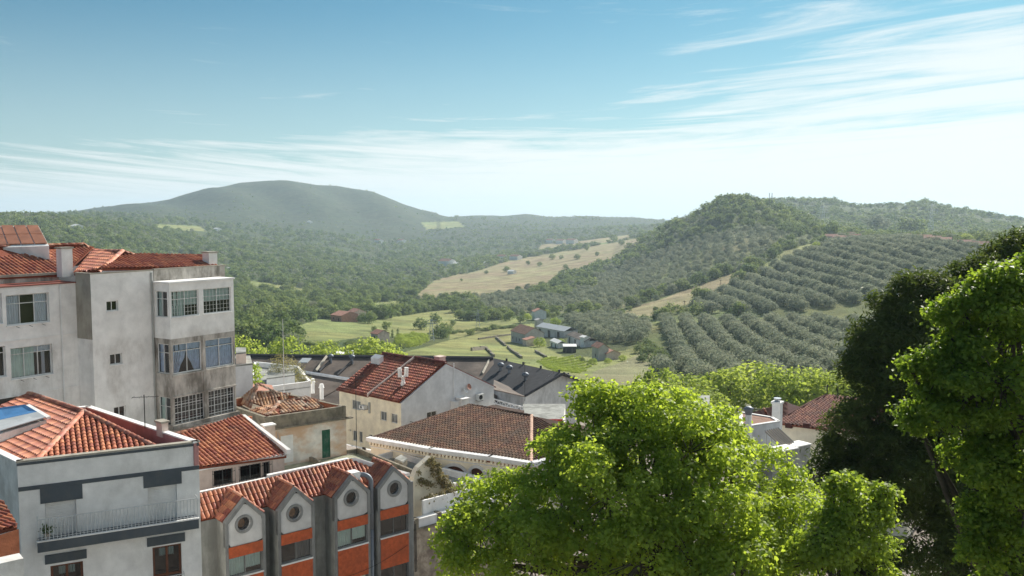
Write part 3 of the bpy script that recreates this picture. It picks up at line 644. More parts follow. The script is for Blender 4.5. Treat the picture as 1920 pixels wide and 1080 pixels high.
def window(par, W, r, nx=2, rowsz=(0,), fm=None, depth=.14, fw=.05, mw=.035, curtain=None, cur=(), back=None, gl=None, label=None, sill=False, grid=None, name='window'):
    fm = fm or m_white; s0, s1, z0, z1 = r; mb = MB()
    o0, o1 = -depth - .05, -depth + .01
    for q in ((s0, s1, z1 - fw, z1), (s0, s1, z0, z0 + fw), (s0, s0 + fw, z0 + fw, z1 - fw), (s1 - fw, s1, z0 + fw, z1 - fw)): W.block(mb, q, o0, o1)
    for i in range(1, nx):
        x = s0 + (s1 - s0) * i / nx; W.block(mb, (x - mw / 2, x + mw / 2, z0 + fw, z1 - fw), o0 + .003, o1 - .003)
    for f in rowsz:
        if f: z = z0 + (z1 - z0) * f; W.block(mb, (s0 + fw, s1 - fw, z - mw / 2, z + mw / 2), o0 + .006, o1 - .006)
    ob = mb.build(name, fm, par)
    if label: ob['label'] = label
    if grid:
        g = MB(); gx, gz = grid
        for i in range(1, gx): x = s0 + (s1 - s0) * i / gx; W.block(g, (x - .006, x + .006, z0 + fw, z1 - fw), -depth - .01, -depth + .006)
        for i in range(1, gz): z = z0 + (z1 - z0) * i / gz; W.block(g, (s0 + fw, s1 - fw, z - .006, z + .006), -depth - .012, -depth + .004)
        g.build('glazing_bars', fm, ob)
    for i in range(nx):
        a = s0 + (s1 - s0) * i / nx; b = s0 + (s1 - s0) * (i + 1) / nx
        p = MB(); p.poly([W.at(a + .01, z0 + .01, -depth - .02), W.at(b - .01, z0 + .01, -depth - .02), W.at(b - .01, z1 - .01, -depth - .02), W.at(a + .01, z1 - .01, -depth - .02)]); p.build('pane', gl or g_win, ob)
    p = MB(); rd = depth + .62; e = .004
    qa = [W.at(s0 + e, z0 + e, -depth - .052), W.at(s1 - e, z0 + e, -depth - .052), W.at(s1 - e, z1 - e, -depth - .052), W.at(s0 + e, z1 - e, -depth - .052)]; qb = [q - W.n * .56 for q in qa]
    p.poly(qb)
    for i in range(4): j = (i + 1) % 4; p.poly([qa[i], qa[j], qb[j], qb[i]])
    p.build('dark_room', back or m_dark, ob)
    for c0, c1, zb, zt, mt, tie in cur:
        c = MB(); n = 18; a = s0 + (s1 - s0) * c0; b = s0 + (s1 - s0) * c1; za = z0 + (z1 - z0) * zb; zc = z0 + (z1 - z0) * zt; rowv = []
        for kk, f in enumerate((1, .66, .33, 0)):
            row = []
            for i in range(n + 1):
                x = a + (b - a) * i / n
                if tie: sgn = tie; anchor = a if tie > 0 else b; wdt = (1, .9, .62, .45)[kk]; x = anchor + (x - anchor) * wdt
                row.append(W.at(x, za + (zc - za) * f, -depth - .12 + .03 * math.sin(i * 2.2)))
            rowv.append(row)
        for k in range(3):
            for i in range(n): c.poly([rowv[k + 1][i], rowv[k + 1][i + 1], rowv[k][i + 1], rowv[k][i]])
        c.build('curtain' if mt in (m_curt, m_curtb) else 'blind', mt, ob)
    if sill:
        s = MB(); W.block(s, (s0 - .05, s1 + .05, z0 - .05, z0 - .002), -depth, .05); s.build('sill', m_whiteA, ob)
    return ob
def shell(par, cs, z0, z1, mat, first=0):
    """plain hidden walls for the remaining sides"""
    n = len(cs)
    for i in range(first, n):
        W = Wall(cs[i], cs[(i + 1) % n]); wallpart(par, W, mat, z0, z1)
def blk(par, name, mat, W, r, o0, o1, label=None, kind=None):
    mb = MB(); W.block(mb, r, o0, o1); o = mb.build(name, mat, par, kind)
    if label: o['label'] = label
    return o
def xy(v): return (v[0], v[1])
zA = lambda x, y: (x / 3.1775, 740 + y / 3.1775)
zB = lambda x, y: (x / 2.572, 400 + y / 2.572)
zF = lambda x, y: (330 + x / 3.1775, 740 + y / 3.1775)
zC = lambda x, y: (420 + x / 4.155, 640 + y / 4.155)
zD = lambda x, y: (620 + x / 3.856, 640 + y / 3.856)
zH = lambda x, y: (1380 + x / 6.355, 730 + y / 6.355)
zV = lambda x, y: (940 + x / 7.7125, 560 + y / 7.7125)
zR = lambda x, y: (760 + x / 4.5, 840 + y / 4.5)
def chimney_box(par, name, mat, c, sx, sy, z0, z1, W, cap=None, capz=.08, capo=.06, label=None, sub=None):
    """c = xy centre, aligned with wall W"""
    mb = MB(); c = Vector((c[0], c[1], 0)); o = c - W.h * sx / 2 - W.n * sy / 2
    mb.box(o + Vector((0, 0, z0)), W.h * sx, W.n * sy, (0, 0, z1 - z0)); ob = mb.build(name, mat, par)
    if cap:
        cb_ = MB(); o = c - W.h * (sx / 2 + capo) - W.n * (sy / 2 + capo); cb_.box(o + Vector((0, 0, z1 + .002)), W.h * (sx + 2 * capo), W.n * (sy + 2 * capo), (0, 0, capz)); cb_.build('cap', cap, ob if par is not None else par)
    if label: ob['label'] = label
    return ob
def antenna(base, h, label, arms=4, lean=0, cat='antenna'):
    t = thing('roof_antenna', base, label, cat); b = Vector(base)
    MB().tube([b, b + Vector((lean, 0, h))], .022, 6).build('mast', m_iron, t)
    top = b + Vector((lean, 0, h - .1)); bm_ = MB(); bm_.tube([top - Vector((.5, .1, 0)), top + Vector((.6, .12, 0))], .014, 5)
    for i in range(arms): q = top + Vector((-.45 + i * .3, -.09 + i * .06, 0)); bm_.tube([q - Vector((.05, -.28, 0)), q + Vector((.05, -.28, 0))], .008, 4)
    bm_.build('crossbar', m_iron, t); return t

# ------------------------------------------------------------------ A: white house with slate bands
A = thing('white_house', P(200, 1400, 36), 'white house with slate-grey bands, a long railed balcony and a hipped orange tile roof', 'house')
FL, FR = P(32, 868, 34), P(372, 829, 37.1); zT = (FL.z + FR.z) / 2
dirS = Vector((-.74, .67, 0)).normalized()
BL_, BR_ = Vector((FL.x, FL.y, 0)) + dirS * 10.5, Vector((FR.x, FR.y, 0)) + dirS * 10.5
W = Wall(FL, FR); WR = Wall(FR, BR_); WB = Wall(BR_, BL_); WLf = Wall(BL_, FL); G0 = -24.5
def rA(a, b): return W.rect(zA(*a), zA(*b))
rec1 = rA((268, 642), (462, 868)); rec2 = rA((880, 548), (1060, 780)); rec2 = (rec2[0], rec2[1], rec1[2], rec2[3])
dw1 = rA((300, 1022), (498, 1085)); dw2 = rA((908, 912), (1085, 1060))
zd0 = dw2[2] - .9; dw1 = (dw1[0], dw1[1], zd0, dw1[3]); dw2 = (dw2[0], dw2[1], zd0, dw2[3])
wallpart(A, W, m_whiteA, G0, zT, [rec1, rec2, dw1, dw2]); 
for w_ in (WR, WB, WLf): wallpart(A, w_, m_whiteA if w_ is not WLf else m_whiteB, G0, zT)
for r in (rec1, rec2):                                     # closed roller shutters in the balcony door openings
    mb = MB(); n = 26
    for i in range(n):
        za = r[2] + (r[3] - r[2]) * i / n; zb = r[2] + (r[3] - r[2]) * (i + .9) / n; W.block(mb, (r[0] + .01, r[1] - .01, za, zb), -.17, -.14)
    mb.build('roller_shutter', m_whiteA, A, 'stuff')
    blk(A, 'shutter_back', m_shut, W, (r[0], r[1], r[2], r[3]), -.2, -.172)
# slate bands
s0, zb0 = W.hit(*zA(110, 578)); zb1 = zT - .68
_, zbt = W.hit(*zA(640, 488)); _, zbb = W.hit(*zA(640, 512))
blk(A, 'slate_band', m_slate, W, (.0, W.L, zbb, zbt), .002, .02)
for a, b in (((237, 560), (493, 618)), ((852, 458), (1083, 528))):
    r = rA(a, b); blk(A, 'slate_panel', m_slate, W, (r[0], r[1], r[2] + .0, zbb - .002), .002, .022)
blk(A, 'cornice_line', m_slate, W, (-.02, W.L + .02, zT - .13, zT - .03), .002, .03)
for w_, ins, mt in ((W, m_whiteA, 0), (WR, m_pink, 0), (WB, m_pink, 0), (WLf, m_whiteA, 0)):
    blk(A, 'parapet', ins, w_, (.0, w_.L, zT - .95, zT - .002), -.2, -.004)
    blk(A, 'coping', m_beige if w_ is W else m_whiteA, w_, (-.03, w_.L + .03, zT, zT + .06), -.24, .05)
# roof: apex, ridge and two visible faces
ze = zT - .55; ins = .22
e1 = W.at(ins, ze, -ins); e2 = W.at(W.L - .95, ze, -ins)
ap = P(157, 774, 40.4); rb = ap + dirS * 6.5
e3 = e2 + dirS * 10.1; e4 = e1 + dirS * 10.1; fr = [e1, e2, ap]
for q in (e3, e4): q.z = ze
tiles(A, [e1, e2, ap], m_tile1, .215, .36, name='roof_tile', base=None, individual=True)
mb = MB(); mb.slab([e1 - Vector((0, 0, .03)), e2 - Vector((0, 0, .03)), ap - Vector((0, 0, .03))], (0, 0, -.1)); mb.build('roof_slab', m_tilebase, A)
tiles(A, [e4, e1, ap, rb], m_tile, .215, .36, base=m_tilebase)
tiles(A, [e2, e3, rb, ap], m_tile, .215, .36, base=m_tilebase)
tiles(A, [e3, e4, rb], m_tile, .25, .5, base=m_tilebase)
for q in ((e1, ap), (e2, ap), (rb, ap)): ridge(A, q[0] + Vector((0, 0, .03)), q[1] + Vector((0, 0, .05)), r=.13, l=.36)
# dormer with blue roof sheet on the left slope
pts = [P(*zA(-140, 165), 39.2), P(*zA(0, 235), 38.2), P(*zA(277, 152), 39.6), P(*zA(152, 78), 41.6), P(*zA(-60, 105), 42.5)]
dm = MB(); low_ = [Vector((q.x, q.y, -10.6)) for q in pts]; k = len(pts)
dm.poly(low_[::-1]); dm.poly(pts)
for i in range(k): j = (i + 1) % k; dm.poly([low_[i], low_[j], pts[j], pts[i]])
D_ = dm.build('dormer', m_whiteB, A)
a_, b_, c_, d_ = pts[1], pts[2], pts[3], pts[4]; nn = (b_ - a_).cross(d_ - a_).normalized(); nn = nn if nn.z > 0 else -nn
t1, t2 = a_.lerp(d_, .42), b_.lerp(c_, .40)
MB().slab([a_ + nn * .12, b_ + nn * .12, t2 + nn * .12, t1 + nn * .12], nn * .04).build('pale_sheet_and_sky_sheen', m_paleblue, D_)  # pale lower half: sky reflected in the glossy panel, put in as colour
MB().slab([t1 + nn * .12, t2 + nn * .12, c_ + nn * .12, d_ + nn * .12], nn * .045).build('blue_roof_sheet', m_blue, D_)
MB().slab([b_ + nn * .02 + (b_ - a_).normalized() * .02, b_ + nn * .02 + (b_ - a_).normalized() * .2, c_ + nn * .02 + (b_ - a_).normalized() * .2, c_ + nn * .02 + (b_ - a_).normalized() * .02], nn * .1).build('dormer_coping', m_whiteA, D_)
# balcony
bt, _z1 = W.hit(*zA(222, 885)); bal = rA((222, 890), (1187, 795)); 
_, zs1 = W.hit(*zA(700, 815)); _, zs0 = W.hit(*zA(700, 872)); s0 = .75; s1 = W.L - .03
bo = .62
# the slab stands proud of the wall, so its edges are found on the plane of its own face
WF = Wall(W.at(0, 0, bo), W.at(W.L, 0, bo)); bs0, zt_ = WF.hit(*zA(222, 892)); bs1, _ = WF.hit(*zA(1186, 790)); _, zl_ = WF.hit(*zA(222, 948)); _, zt2 = WF.hit(*zA(700, 806)); _, zl2 = WF.hit(*zA(700, 868))
zt_ = (zt_ + zt2) / 2; zl_ = (zl_ + zl2) / 2
bal = MB(); W.block(bal, (bs0, bs1, zl_, zt_), .002, bo); bal.build('balcony_slab', m_slate, A)
blk(A, 'balcony_kerb', m_whiteA, W, (bs0 - .02, bs1 + .02, zt_ + .002, zt_ + .05), bo - .1, bo + .02)
_, zr = WF.hit(*zA(222, 805)); rl = MB()
rl_ = A
R_ = MB(); R_.tube([W.at(bs0 + .03, zt_ + .05 + .82, .1), W.at(bs0 + .03, zt_ + .87, bo - .05), W.at(bs1 - .03, zt_ + .87, bo - .05), W.at(bs1 - .03, zt_ + .87, .1)], .018, 6)
R_.tube([W.at(bs0 + .03, zt_ + .13, bo - .05), W.at(bs1 - .03, zt_ + .13, bo - .05)], .012, 5); railing = R_.build('balcony_railing', m_rail, A)
bar = MB(); bar.tube([(0, 0, 0), (0, 0, .8)], .01, 5); bme = None
nb = 44
for i in range(nb + 1):
    p_ = W.at(bs0 + .03 + (bs1 - bs0 - .06) * i / nb, zt_ + .06, bo - .05)
    if bme is None:
        o = MB().tube([p_, p_ + Vector((0, 0, .8))], .0085 if i % 4 else .014, 5).build('baluster', m_rail, railing); bme = o.data; b0 = p_.copy()
    else:
        o = bpy.data.objects.new('baluster', bme); C.objects.link(o); o.parent = railing; o.location = p_ - b0
# lower lintel panels, doors and their railings
for a, b in (((266, 958), (518, 985)), ((875, 855), (1102, 862))):
    sa, zu = W.hit(*zA(*a)); sb, _ = W.hit(*zA(*b)); blk(A, 'slate_lintel', m_slate, W, (sa, sb, zu - .36, zu), .002, .05)
for r, lb in ((dw1, None), (dw2, None)):
    ob = window(A, W, r, 2, (.42,), m_wood, fw=.09, mw=.09, depth=.13, name='balcony_door', gl=g_dark, cur=[(.25, .75, .78, .93, m_blind, 0)])
for r in (dw1, dw2):
    q = MB(); a, b = r[0] - .05, r[1] + .05; zt3 = r[2] + .95
    q.tube([W.at(a, zt3, .02), W.at(a, zt3, .3), W.at(b, zt3, .3), W.at(b, zt3, .02)], .018, 5); q.tube([W.at(a, zt3 - .8, .3), W.at(b, zt3 - .8, .3)], .012, 5)
    for i in range(13): x = a + (b - a) * i / 12; q.tube([W.at(x, zt3 - .8, .3), W.at(x, zt3, .3)], .009, 4)
    q.build('door_railing', m_rail, A)
c_ = chimney_box(A, 'chimney', m_pinkK, xy(WR.at(2.9, 0, -.1)), .5, .3, zT - .2, zT + .42, WR, m_beige)
antenna(WR.at(1.9 + 2.2, zT, -.3), 1.5, 'thin dark mast with a small crossbar standing on the pink parapet of the white house')
# potted plant at the balcony's left end
pp = W.at(bs0 + .35, zt_ + .002, .3); t = thing('potted_plant', pp, 'small dark green potted plant at the left end of the long balcony', 'plant')
MB().tube([pp, pp + Vector((0, 0, .22))], [.09, .13], 10).build('pot', m_pinkK, t)
cc, nr2, rn2, _ = crown_cloud([(tuple(pp + Vector((0, 0, .38))), .17)], 26, 6, .06, .3, .3); me = quads_mesh('leaves', cc - np.array(pp), nr2, .1, .5, rn2); link('leaves', me, f_oak, t, 'stuff')

# ------------------------------------------------------------------ B: tall left block
B = thing('apartment_block', P(300, 900, 52), 'tall weathered white apartment block with a glazed corner bay and red tile roof, far left', 'apartment building')
h1 = Vector((.54, .84, 0)).normalized(); n1_ = Vector((h1.y, -h1.x, 0))
C1 = P(317, 532, 50); bayL = 4.45; bayW = Wall(C1, Vector((C1.x, C1.y, 0)) + h1 * bayL)
Q = Vector((C1.x, C1.y, 0)) - n1_ * 1.47
bayS = Wall(Q, C1); W2s = Q - h1 * 3.73; W2e = Q + h1 * 5.0; W2 = Wall(W2s, W2e)
W1e = W2s - n1_ * 1.37; W1 = Wall(W1e - h1 * 13, W1e); W2side = Wall(W1e, W2s)
zw2 = -3.12; zbt = -3.80; zw1 = -3.62; zfl = -11.75
bayR = Wall(bayW.at(bayL, 0), bayW.at(bayL, 0, -1.47))
def r2(Wl, a, b): return Wl.rect(zB(*a), zB(*b))
wn_ = []
# small windows in W2
h_ = [r2(W2, (513, 424), (571, 468)), r2(W2, (530, 680), (591, 724)), r2(W2, (549, 936), (609, 980))]
wallpart(B, W2, m_whiteB, -22, zw2, h_)
for r in h_: window(B, W2, r, 2, fm=m_white, gl=g_dark, sill=True, depth=.1)
up_ = MB(); W2side.sheet(up_, 0, W2side.L, -22, -6.6); up_.build('wall', m_whiteB, B)
up_ = MB(); W2side.sheet(up_, 0, W2side.L, -6.6, zw2); up_.build('wall', m_beige, B)['label'] = 'bare beige cement return wall'
# W1 windows
h_ = [r2(W1, (27, 396), (241, 522)), r2(W1, (50, 652), (257, 772)), r2(W1, (-230, 402), (14, 530)), r2(W1, (-190, 664), (32, 786)), r2(W1, (-90, 908), (92, 960))]
wallpart(B, W1, m_whiteB, -22, zw1, h_)
window(B, W1, h_[0], 3, (.70,), gl=g_win, cur=[(.02, .33, .03, .98, m_curt, 0), (.68, .98, .03, .98, m_curt, 0)], sill=True)
window(B, W1, h_[1], 3, (.78,), gl=g_win, cur=[(.02, .6, .03, .98, m_blind, 0), (.78, .86, .03, .76, m_curt, 0), (.6, .98, .78, .98, m_curt, 0)], sill=True)
window(B, W1, h_[2], 3, (.70,), gl=g_win, cur=[(.5, .98, .03, .98, m_curt, 0)], sill=True)
window(B, W1, h_[3], 3, (.78,), gl=g_win, cur=[(.6, .84, .03, .98, m_curt, 0)], sill=True)
window(B, W1, h_[4], 2, gl=g_dark, fm=m_iron, sill=False)
mb = MB(); mb.slab([W1.at(0, zw1 + .002, .08), W1.at(W1.L, zw1 + .002, .08), W1.at(W1.L, zw1 + .03, -1.5), W1.at(0, zw1 + .03, -1.5)], (0, 0, .05)); mb.build('terrace_roof', m_tile, B)
# recessed main wall under the eaves
Wm = Wall(W1.at(0, 0, -1.5), W1.at(W1.L - .02, 0, -1.5)); wallpart(B, Wm, m_conc, -5, zw2)
blk(B, 'gutter', m_beige, Wm, (0, Wm.L + .0, zw2 - .1, zw2 + .03), .004, .16)
blk(B, 'coping', m_beige, W2, (-.04, 3.75, zw2 + .002, zw2 + .06), -.2, .05)
blk(B, 'coping', m_beige, W2side, (.0, W2side.L, zw2 + .002, zw2 + .058), -.2, .04)
# stained strip over bay
blk(B, 'upper_band', m_conc, W2, (3.8, W2.L, -3.9, zw2 + .05), .003, .07)
blk(B, 'eave_coping', m_beige, W2, (3.78, W2.L + .1, zw2 + .052, zw2 + .10), -.2, .12)
Wre = Wall(W2e, Q + h1 * 5.0 - n1_ * 9); wallpart(B, Wre, m_whiteB, -22, zw2)
Wbk = Wall(Q + h1 * 5.0 - n1_ * 9, W1.at(0, 0, -9)); wallpart(B, Wbk, m_whiteB, -22, zw2); Wlf = Wall(W1.at(0, 0, -9), W1.at(0, 0)); wallpart(B, Wlf, m_whiteB, -22, zw2 - .6)
# bay: three glazed storeys
def rB(a, b): return bayW.rect(zB(*a), zB(*b))
tw = [rB((816, 376), (960, 487)), rB((980, 366), (1116, 474))]; mw_ = [rB((829, 632), (976, 752)), rB((990, 612), (1134, 728))]; lw_ = [rB((842, 886), (990, 1006)), rB((1006, 862), (1140, 982))]
for prs in (tw, mw_, lw_):
    zu = (prs[0][3] + prs[1][3]) / 2; zl = (prs[0][2] + prs[1][2]) / 2
    for i in (0, 1): prs[i] = (max(prs[i][0], .12), min(prs[i][1], bayL - .1), zl, zu)
zs = [zbt, -6.72, zfl]
zsp1 = bayW.hit(*zB(960, 590))[1]
wallpart(B, bayW, m_whiteB, zsp1, zbt, tw, name='wall')
wallpart(B, bayW, m_conc, zfl, zsp1 - .002, mw_ + lw_, name='wall')['label'] = 'black-stained concrete lower part of the bay'
def rS(a, b):
    r = bayS.rect(zB(*a), zB(*b)); return (max(r[0], .1), min(r[1], bayS.L - .1), r[2], r[3])
sw = [rS((742, 378), (792, 486)), rS((756, 655), (806, 742)), rS((768, 878), (822, 978))]
sw = [(sw[0][0], sw[0][1], tw[0][2], tw[0][3]), (.2, 1.25, mw_[0][2], mw_[0][3]), (.2, 1.25, lw_[0][2], lw_[0][3])]; sw[0] = (.2, 1.25, tw[0][2], tw[0][3])
wallpart(B, bayS, m_whiteB, zsp1, zbt, sw[:1]); wallpart(B, bayS, m_conc, zfl, zsp1 - .002, sw[1:]); wallpart(B, bayR, m_whiteB, zfl, zbt)
for r in tw: window(B, bayW, r, 2, (.68,), cur=[(.02, .98, .42 if r is tw[0] else .48, .98, m_blind, 0)] + ([(.02, .5, .03, .43, m_blind, 0)] if r is tw[0] else []), grid=(8, 6), gl=g_win, sill=True, depth=.09)
for r in mw_: window(B, bayW, r, 2, (.74,), cur=[(.02, .5, .03, .74, m_curtb, 1 if r is mw_[0] else 0), (.52, .98, .03, .74, m_curtb, -1 if r is mw_[0] else 0), (.02, .98, .76, .98, m_curtb, 0)], gl=g_win, fw=.06, depth=.09)
for r in lw_: window(B, bayW, r, 4, (.25, .5, .75), gl=g_win, back=m_dim, grid=(8, 6), mw=.03, depth=.09)
for r, c_ in zip(sw, (m_blind, m_curtb, m_blind)): window(B, bayS, r, 2, (.7,), cur=[(.02, .98, .03, .98, c_, 0)], gl=g_win, depth=.09)
mb = MB(); W2p = [bayW.at(-.07, zbt + .002, .07), bayW.at(bayL + .07, zbt + .002, .07), bayW.at(bayL + .07, zbt + .002, -1.47), bayW.at(-.07, zbt + .002, -1.47)]; mb.slab(W2p, (0, 0, .09)); mb.build('bay_roof', m_whiteA, B)
mb = MB(); mb.slab([bayW.at(-.12, zfl - .25, .14), bayW.at(bayL + .1, zfl - .25, .14), bayW.at(bayL + .1, zfl - .25, -1.6), bayW.at(-.12, zfl - .25, -1.6)], (0, 0, .248)); mb.build('bay_floor_slab', m_conc, B)
blk(B, 'bay_pier', m_conc, bayW, ((mw_[0][1] + mw_[1][0]) / 2 - .09, (mw_[0][1] + mw_[1][0]) / 2 + .09, zfl, zsp1 - .03), .002, .05)
for zq in (mw_[0][2] - .12, lw_[0][3] + .02):
    blk(B, 'bay_string_course', m_conc, bayW, (.0, bayL, zq, zq + .07), .003, .07)
# roof
zeB = zw2 + .08
r1a = P(0 - 250, 480, 47.5); 
eL0, eL1 = Wm.at(-.1, zeB, .12), Wm.at(Wm.L + .2, zeB, .12)
rp = P(*zB(400, 150), 54.2); rl0 = rp - h1 * 14
tiles(B, [eL0, eL1, P(*zB(455, 183), 55), rp, rl0], m_tile, .25, .42, base=m_tilebase)
foot = W2.at(.55, zeB, -.1); ap2 = P(*zB(590, 184), 51.6); vl = P(*zB(455, 183), 55); side = W2side.at(-.25, zeB, -.08)
tiles(B, [side, foot, ap2, vl], m_tile, .25, .42, base=m_tilebase)
ey = W2.at(W2.L - .35, zeB, -.1); k1 = P(*zB(985, 205), 56.4); k0 = P(*zB(680, 211), 52.9)
tiles(B, [foot, ey, k1, k0, ap2], m_tile, .25, .42, base=m_tilebase)
tiles(B, [rl0, rp, rp - n1_ * 4 - Vector((0, 0, 1)), rl0 - n1_ * 4 - Vector((0, 0, 1))], m_tile, .3, .5, base=m_tilebase)
mb = MB(); mb.slab([ap2, vl, vl - n1_ * 4 - Vector((0, 0, .9)), ap2 - n1_ * 4 + h1 - Vector((0, 0, .9)), k1 - n1_ * 4 - Vector((0, 0, .6)), k1, k0], (0, 0, -.1)); mb.build('roof_slab', m_tile, B)
ridge(B, foot, ap2, r=.14); ridge(B, k1, k0, r=.13); ridge(B, k0, ap2, r=.13); ridge(B, rp, rl0, r=.13, l=.44); ridge(B, vl, rp, r=.13); ridge(B, ap2, vl, r=.13)
c0 = W1.hit(122, 513)[0]
pc = P(122, 512, 48.7); ch = chimney_box(B, 'chimney', m_whiteA, xy(pc), .62, .5, zw2 - .2, P(122, 466, 48.7).z, W1, m_beige, label='white square chimney rising from the eaves')
pc = P(394, 500, 55); chimney_box(B, 'chimney', m_whiteB, xy(pc), .62, .6, -3.6, P(394, 474, 55).z, W2, m_beige, label='pale chimney at the right end of the ridge')
# amber glazed roof light
q = [P(-60, 466, 50), P(92, 461, 50.5), P(72, 423.5, 53.4), P(-70, 424, 53)]
nn = (q[1] - q[0]).cross(q[3] - q[0]).normalized(); nn = nn if nn.y < 0 else -nn
lowq = [Vector((p_.x, p_.y, -3.2)) for p_ in q]; mb = MB()
for i in range(4): j = (i + 1) % 4; mb.poly([lowq[i], lowq[j], q[j], q[i]])
mb.poly(q); rf = mb.build('roof_light', m_whiteA, B)
for i in range(6):
    for j in range(2):
        def bl(a, b): return q[0].lerp(q[1], a).lerp(q[3].lerp(q[2], a), b) + nn * .02
        a0, a1 = i / 6 + .008, (i + 1) / 6 - .008; b0_, b1_ = .08 + j * .46 + .01, .08 + (j + 1) * .46 - .01
        MB().slab([bl(a0, b0_), bl(a1, b0_), bl(a1, b1_), bl(a0, b1_)], nn * .05).build('roof_light_panel', m_panel, rf)

# pipes, ledges and cables on the apartment block
pm = MB(); x_ = .25; pm.tube([W2.at(3.62, zw2 - .1, .07), W2.at(3.62, -16, .07)], .05, 6); pm.build('downpipe', m_shut, B)
pm = MB(); pm.tube([W1.at(W1.L - .9, zw1 - .05, .06), W1.at(W1.L - .9, -12, .06)], .045, 6); pm.build('downpipe', m_whiteA, B)
for zq in (-6.35, -9.2): blk(B, 'wall_ledge', m_whiteB, W1, (0, W1.L - .02, zq, zq + .05), .002, .045)
for r in [r2(W1, (27, 396), (241, 522)), r2(W1, (50, 652), (257, 772))]:
    for k in range(3):
        g = MB(); xx = r[0] + (r[1] - r[0]) * (.2 + .3 * k); g.tube([W1.at(xx, r[2] - .08, .03), W1.at(xx, r[2] - .12, .35)], .012, 4); g.build('line_bracket', m_iron, B)
    g = MB(); g.tube([W1.at(r[0] + .1, r[2] - .12, .33), W1.at(r[1] - .1, r[2] - .12, .33)], .007, 3); g.build('washing_line', m_white, B)
antenna(P(250, 478, 54) , 1.6, 'small roof aerial on the red hipped roof of the apartment block') if False else None

# ------------------------------------------------------------------ K: low pink house under the bay
K = thing('pink_house', P(450, 900, 48), 'low pale pink house with three barred windows under a plain red tile roof', 'house')
kL, kR = P(377, 875, 46), P(533, 849, 48.8); zK = (kL.z + kR.z) / 2; WK = Wall(Vector(xy(kL) + (0,)) - (Vector(xy(kR) + (0,)) - Vector(xy(kL) + (0,))).normalized() * 3.2, kR)
hk = []
for a, b in (((224, 462), (342, 538)), ((381, 428), (511, 500)), ((521, 406), (562, 474))): hk.append(WK.rect(zF(*a), zF(*b)))
zt_k = max(h[3] for h in hk); zt_k = min(zt_k, zK - .15); zb_k = sum(h[2] for h in hk) / 3
hk = [(h[0], h[1], zb_k, zt_k) for h in hk]
wallpart(K, WK, m_pinkK, -24, zK - .02, hk)
for r in hk:
    ob = window(K, WK, r, 2, (), fm=m_conF, gl=g_dark, depth=.12)
    g = MB(); a, b = r[0] - .08, r[1] + .08
    for z in (r[2] + .12, r[3] - .15): g.tube([WK.at(a, z, .09), WK.at(b, z, .09)], .012, 4)
    nn_ = max(3, int((b - a) / .17))
    for i in range(nn_ + 1): x = a + (b - a) * i / nn_; g.tube([WK.at(x, r[2] - .05, .09), WK.at(x, r[3] + .05, .09)], .008 if i % 2 else .013, 4)
    for x in (a, b):
        for z in (r[2] + .12, r[3] - .15): g.tube([WK.at(x, z, 0), WK.at(x, z, .1)], .01, 4)
    g.build('window_bars', m_iron, K)
k3, k4 = P(452, 792, 52.6), P(300, 811, 47.8); k3.z = k4.z = (k3.z + k4.z) / 2
WKR = Wall(kR, Vector((k3.x + 1.8, k3.y + 1.2, 0))); wallpart(K, WKR, m_pinkK, -24, zK - .02)
eK0 = WK.at(0, zK, .18); eK1 = WK.at(WK.L + .05, zK, .18)
tiles(K, [eK0, eK1, k3, k4], m_tile, .24, .4, base=m_tilebase)
mb = MB(); g0 = eK1 + Vector((.02, 0, 0)); g1 = k3 + Vector((.02, 0, 0)); mb.slab([g0 - Vector((0, 0, .05)), g1 - Vector((0, 0, .05)), g1 + Vector((.22, .05, -.05)), g0 + Vector((.22, .05, -.05))], (0, 0, .24)); mb.build('gable_coping', m_whiteA, K)
blk(K, 'eave_board', m_whiteA, WK, (0, WK.L + .05, zK - .16, zK - .05), .003, .14)
ridge(K, k3, k4, r=.12)

# ------------------------------------------------------------------ F: row of four gabled bays
F = thing('gabled_block', P(580, 1300, 46), 'grey cement block with four pointed gable bays, round windows and orange bands, lower middle', 'building')
f1, f4 = P(451, 936, 43), P(734.5, 875, 48.6)
WFp = Wall(Vector((f1.x, f1.y, 0)), Vector((f4.x, f4.y, 0)))        # plane of the gable fronts
zpk = (f1.z + f4.z) / 2
REC = 1.0
WFr = Wall(WFp.at(0, 0, -REC) - WFp.h * 3.2, WFp.at(WFp.L, 0, -REC) + WFp.h * 1.6)
_, zsh = WFp.hit(*zF(605, 690)); _, zsh2 = WFp.hit(*zF(822, 650)); zsh = (zsh + zsh2) / 2
wallpart(F, WFr, m_conF2, -24, zsh - .02)
gab = [((290, 750), (530, 705), (385, 622)), ((605, 690), (824, 648), (690, 565)), ((943, 600), (1155, 560), (1035, 480)), ((1200, 540), (1396, 498), (1285, 430))]
win = [((313, 998), (520, 1070)), ((625, 915), (812, 1000)), ((967, 812), (1140, 895)), ((1230, 750), (1388, 835))]
obs = [((314, 915), (524, 872), 70), ((618, 847), (816, 803), 62), ((965, 746), (1143, 710), 60), ((1225, 686), (1392, 650), 62)]
rnd = [(405, 770), (708, 706), (1046, 616), (1303, 560)]
S_ = []
for (a, b, p_) in gab:
    s0, _ = WFp.hit(*zF(*a)); s1, _ = WFp.hit(*zF(*b)); S_.append((s0, s1))
win_z = []
for i in range(4):
    _, zt_ = WFp.hit(*zF(*obs[i][0])); z_orb = zt_
    win_z.append(zt_)
zo1 = sum(win_z) / 4; hO = 62 / 3.1775 / FPX * 47 * 1.04; zwt = zo1 - hO
_, za_ = WFp.hit(*zF(967, 812)); _, zb2 = WFp.hit(*zF(967, 915)); hWn = (za_ - zb2)
zwb = zwt - hWn - .05; ST = 2.75
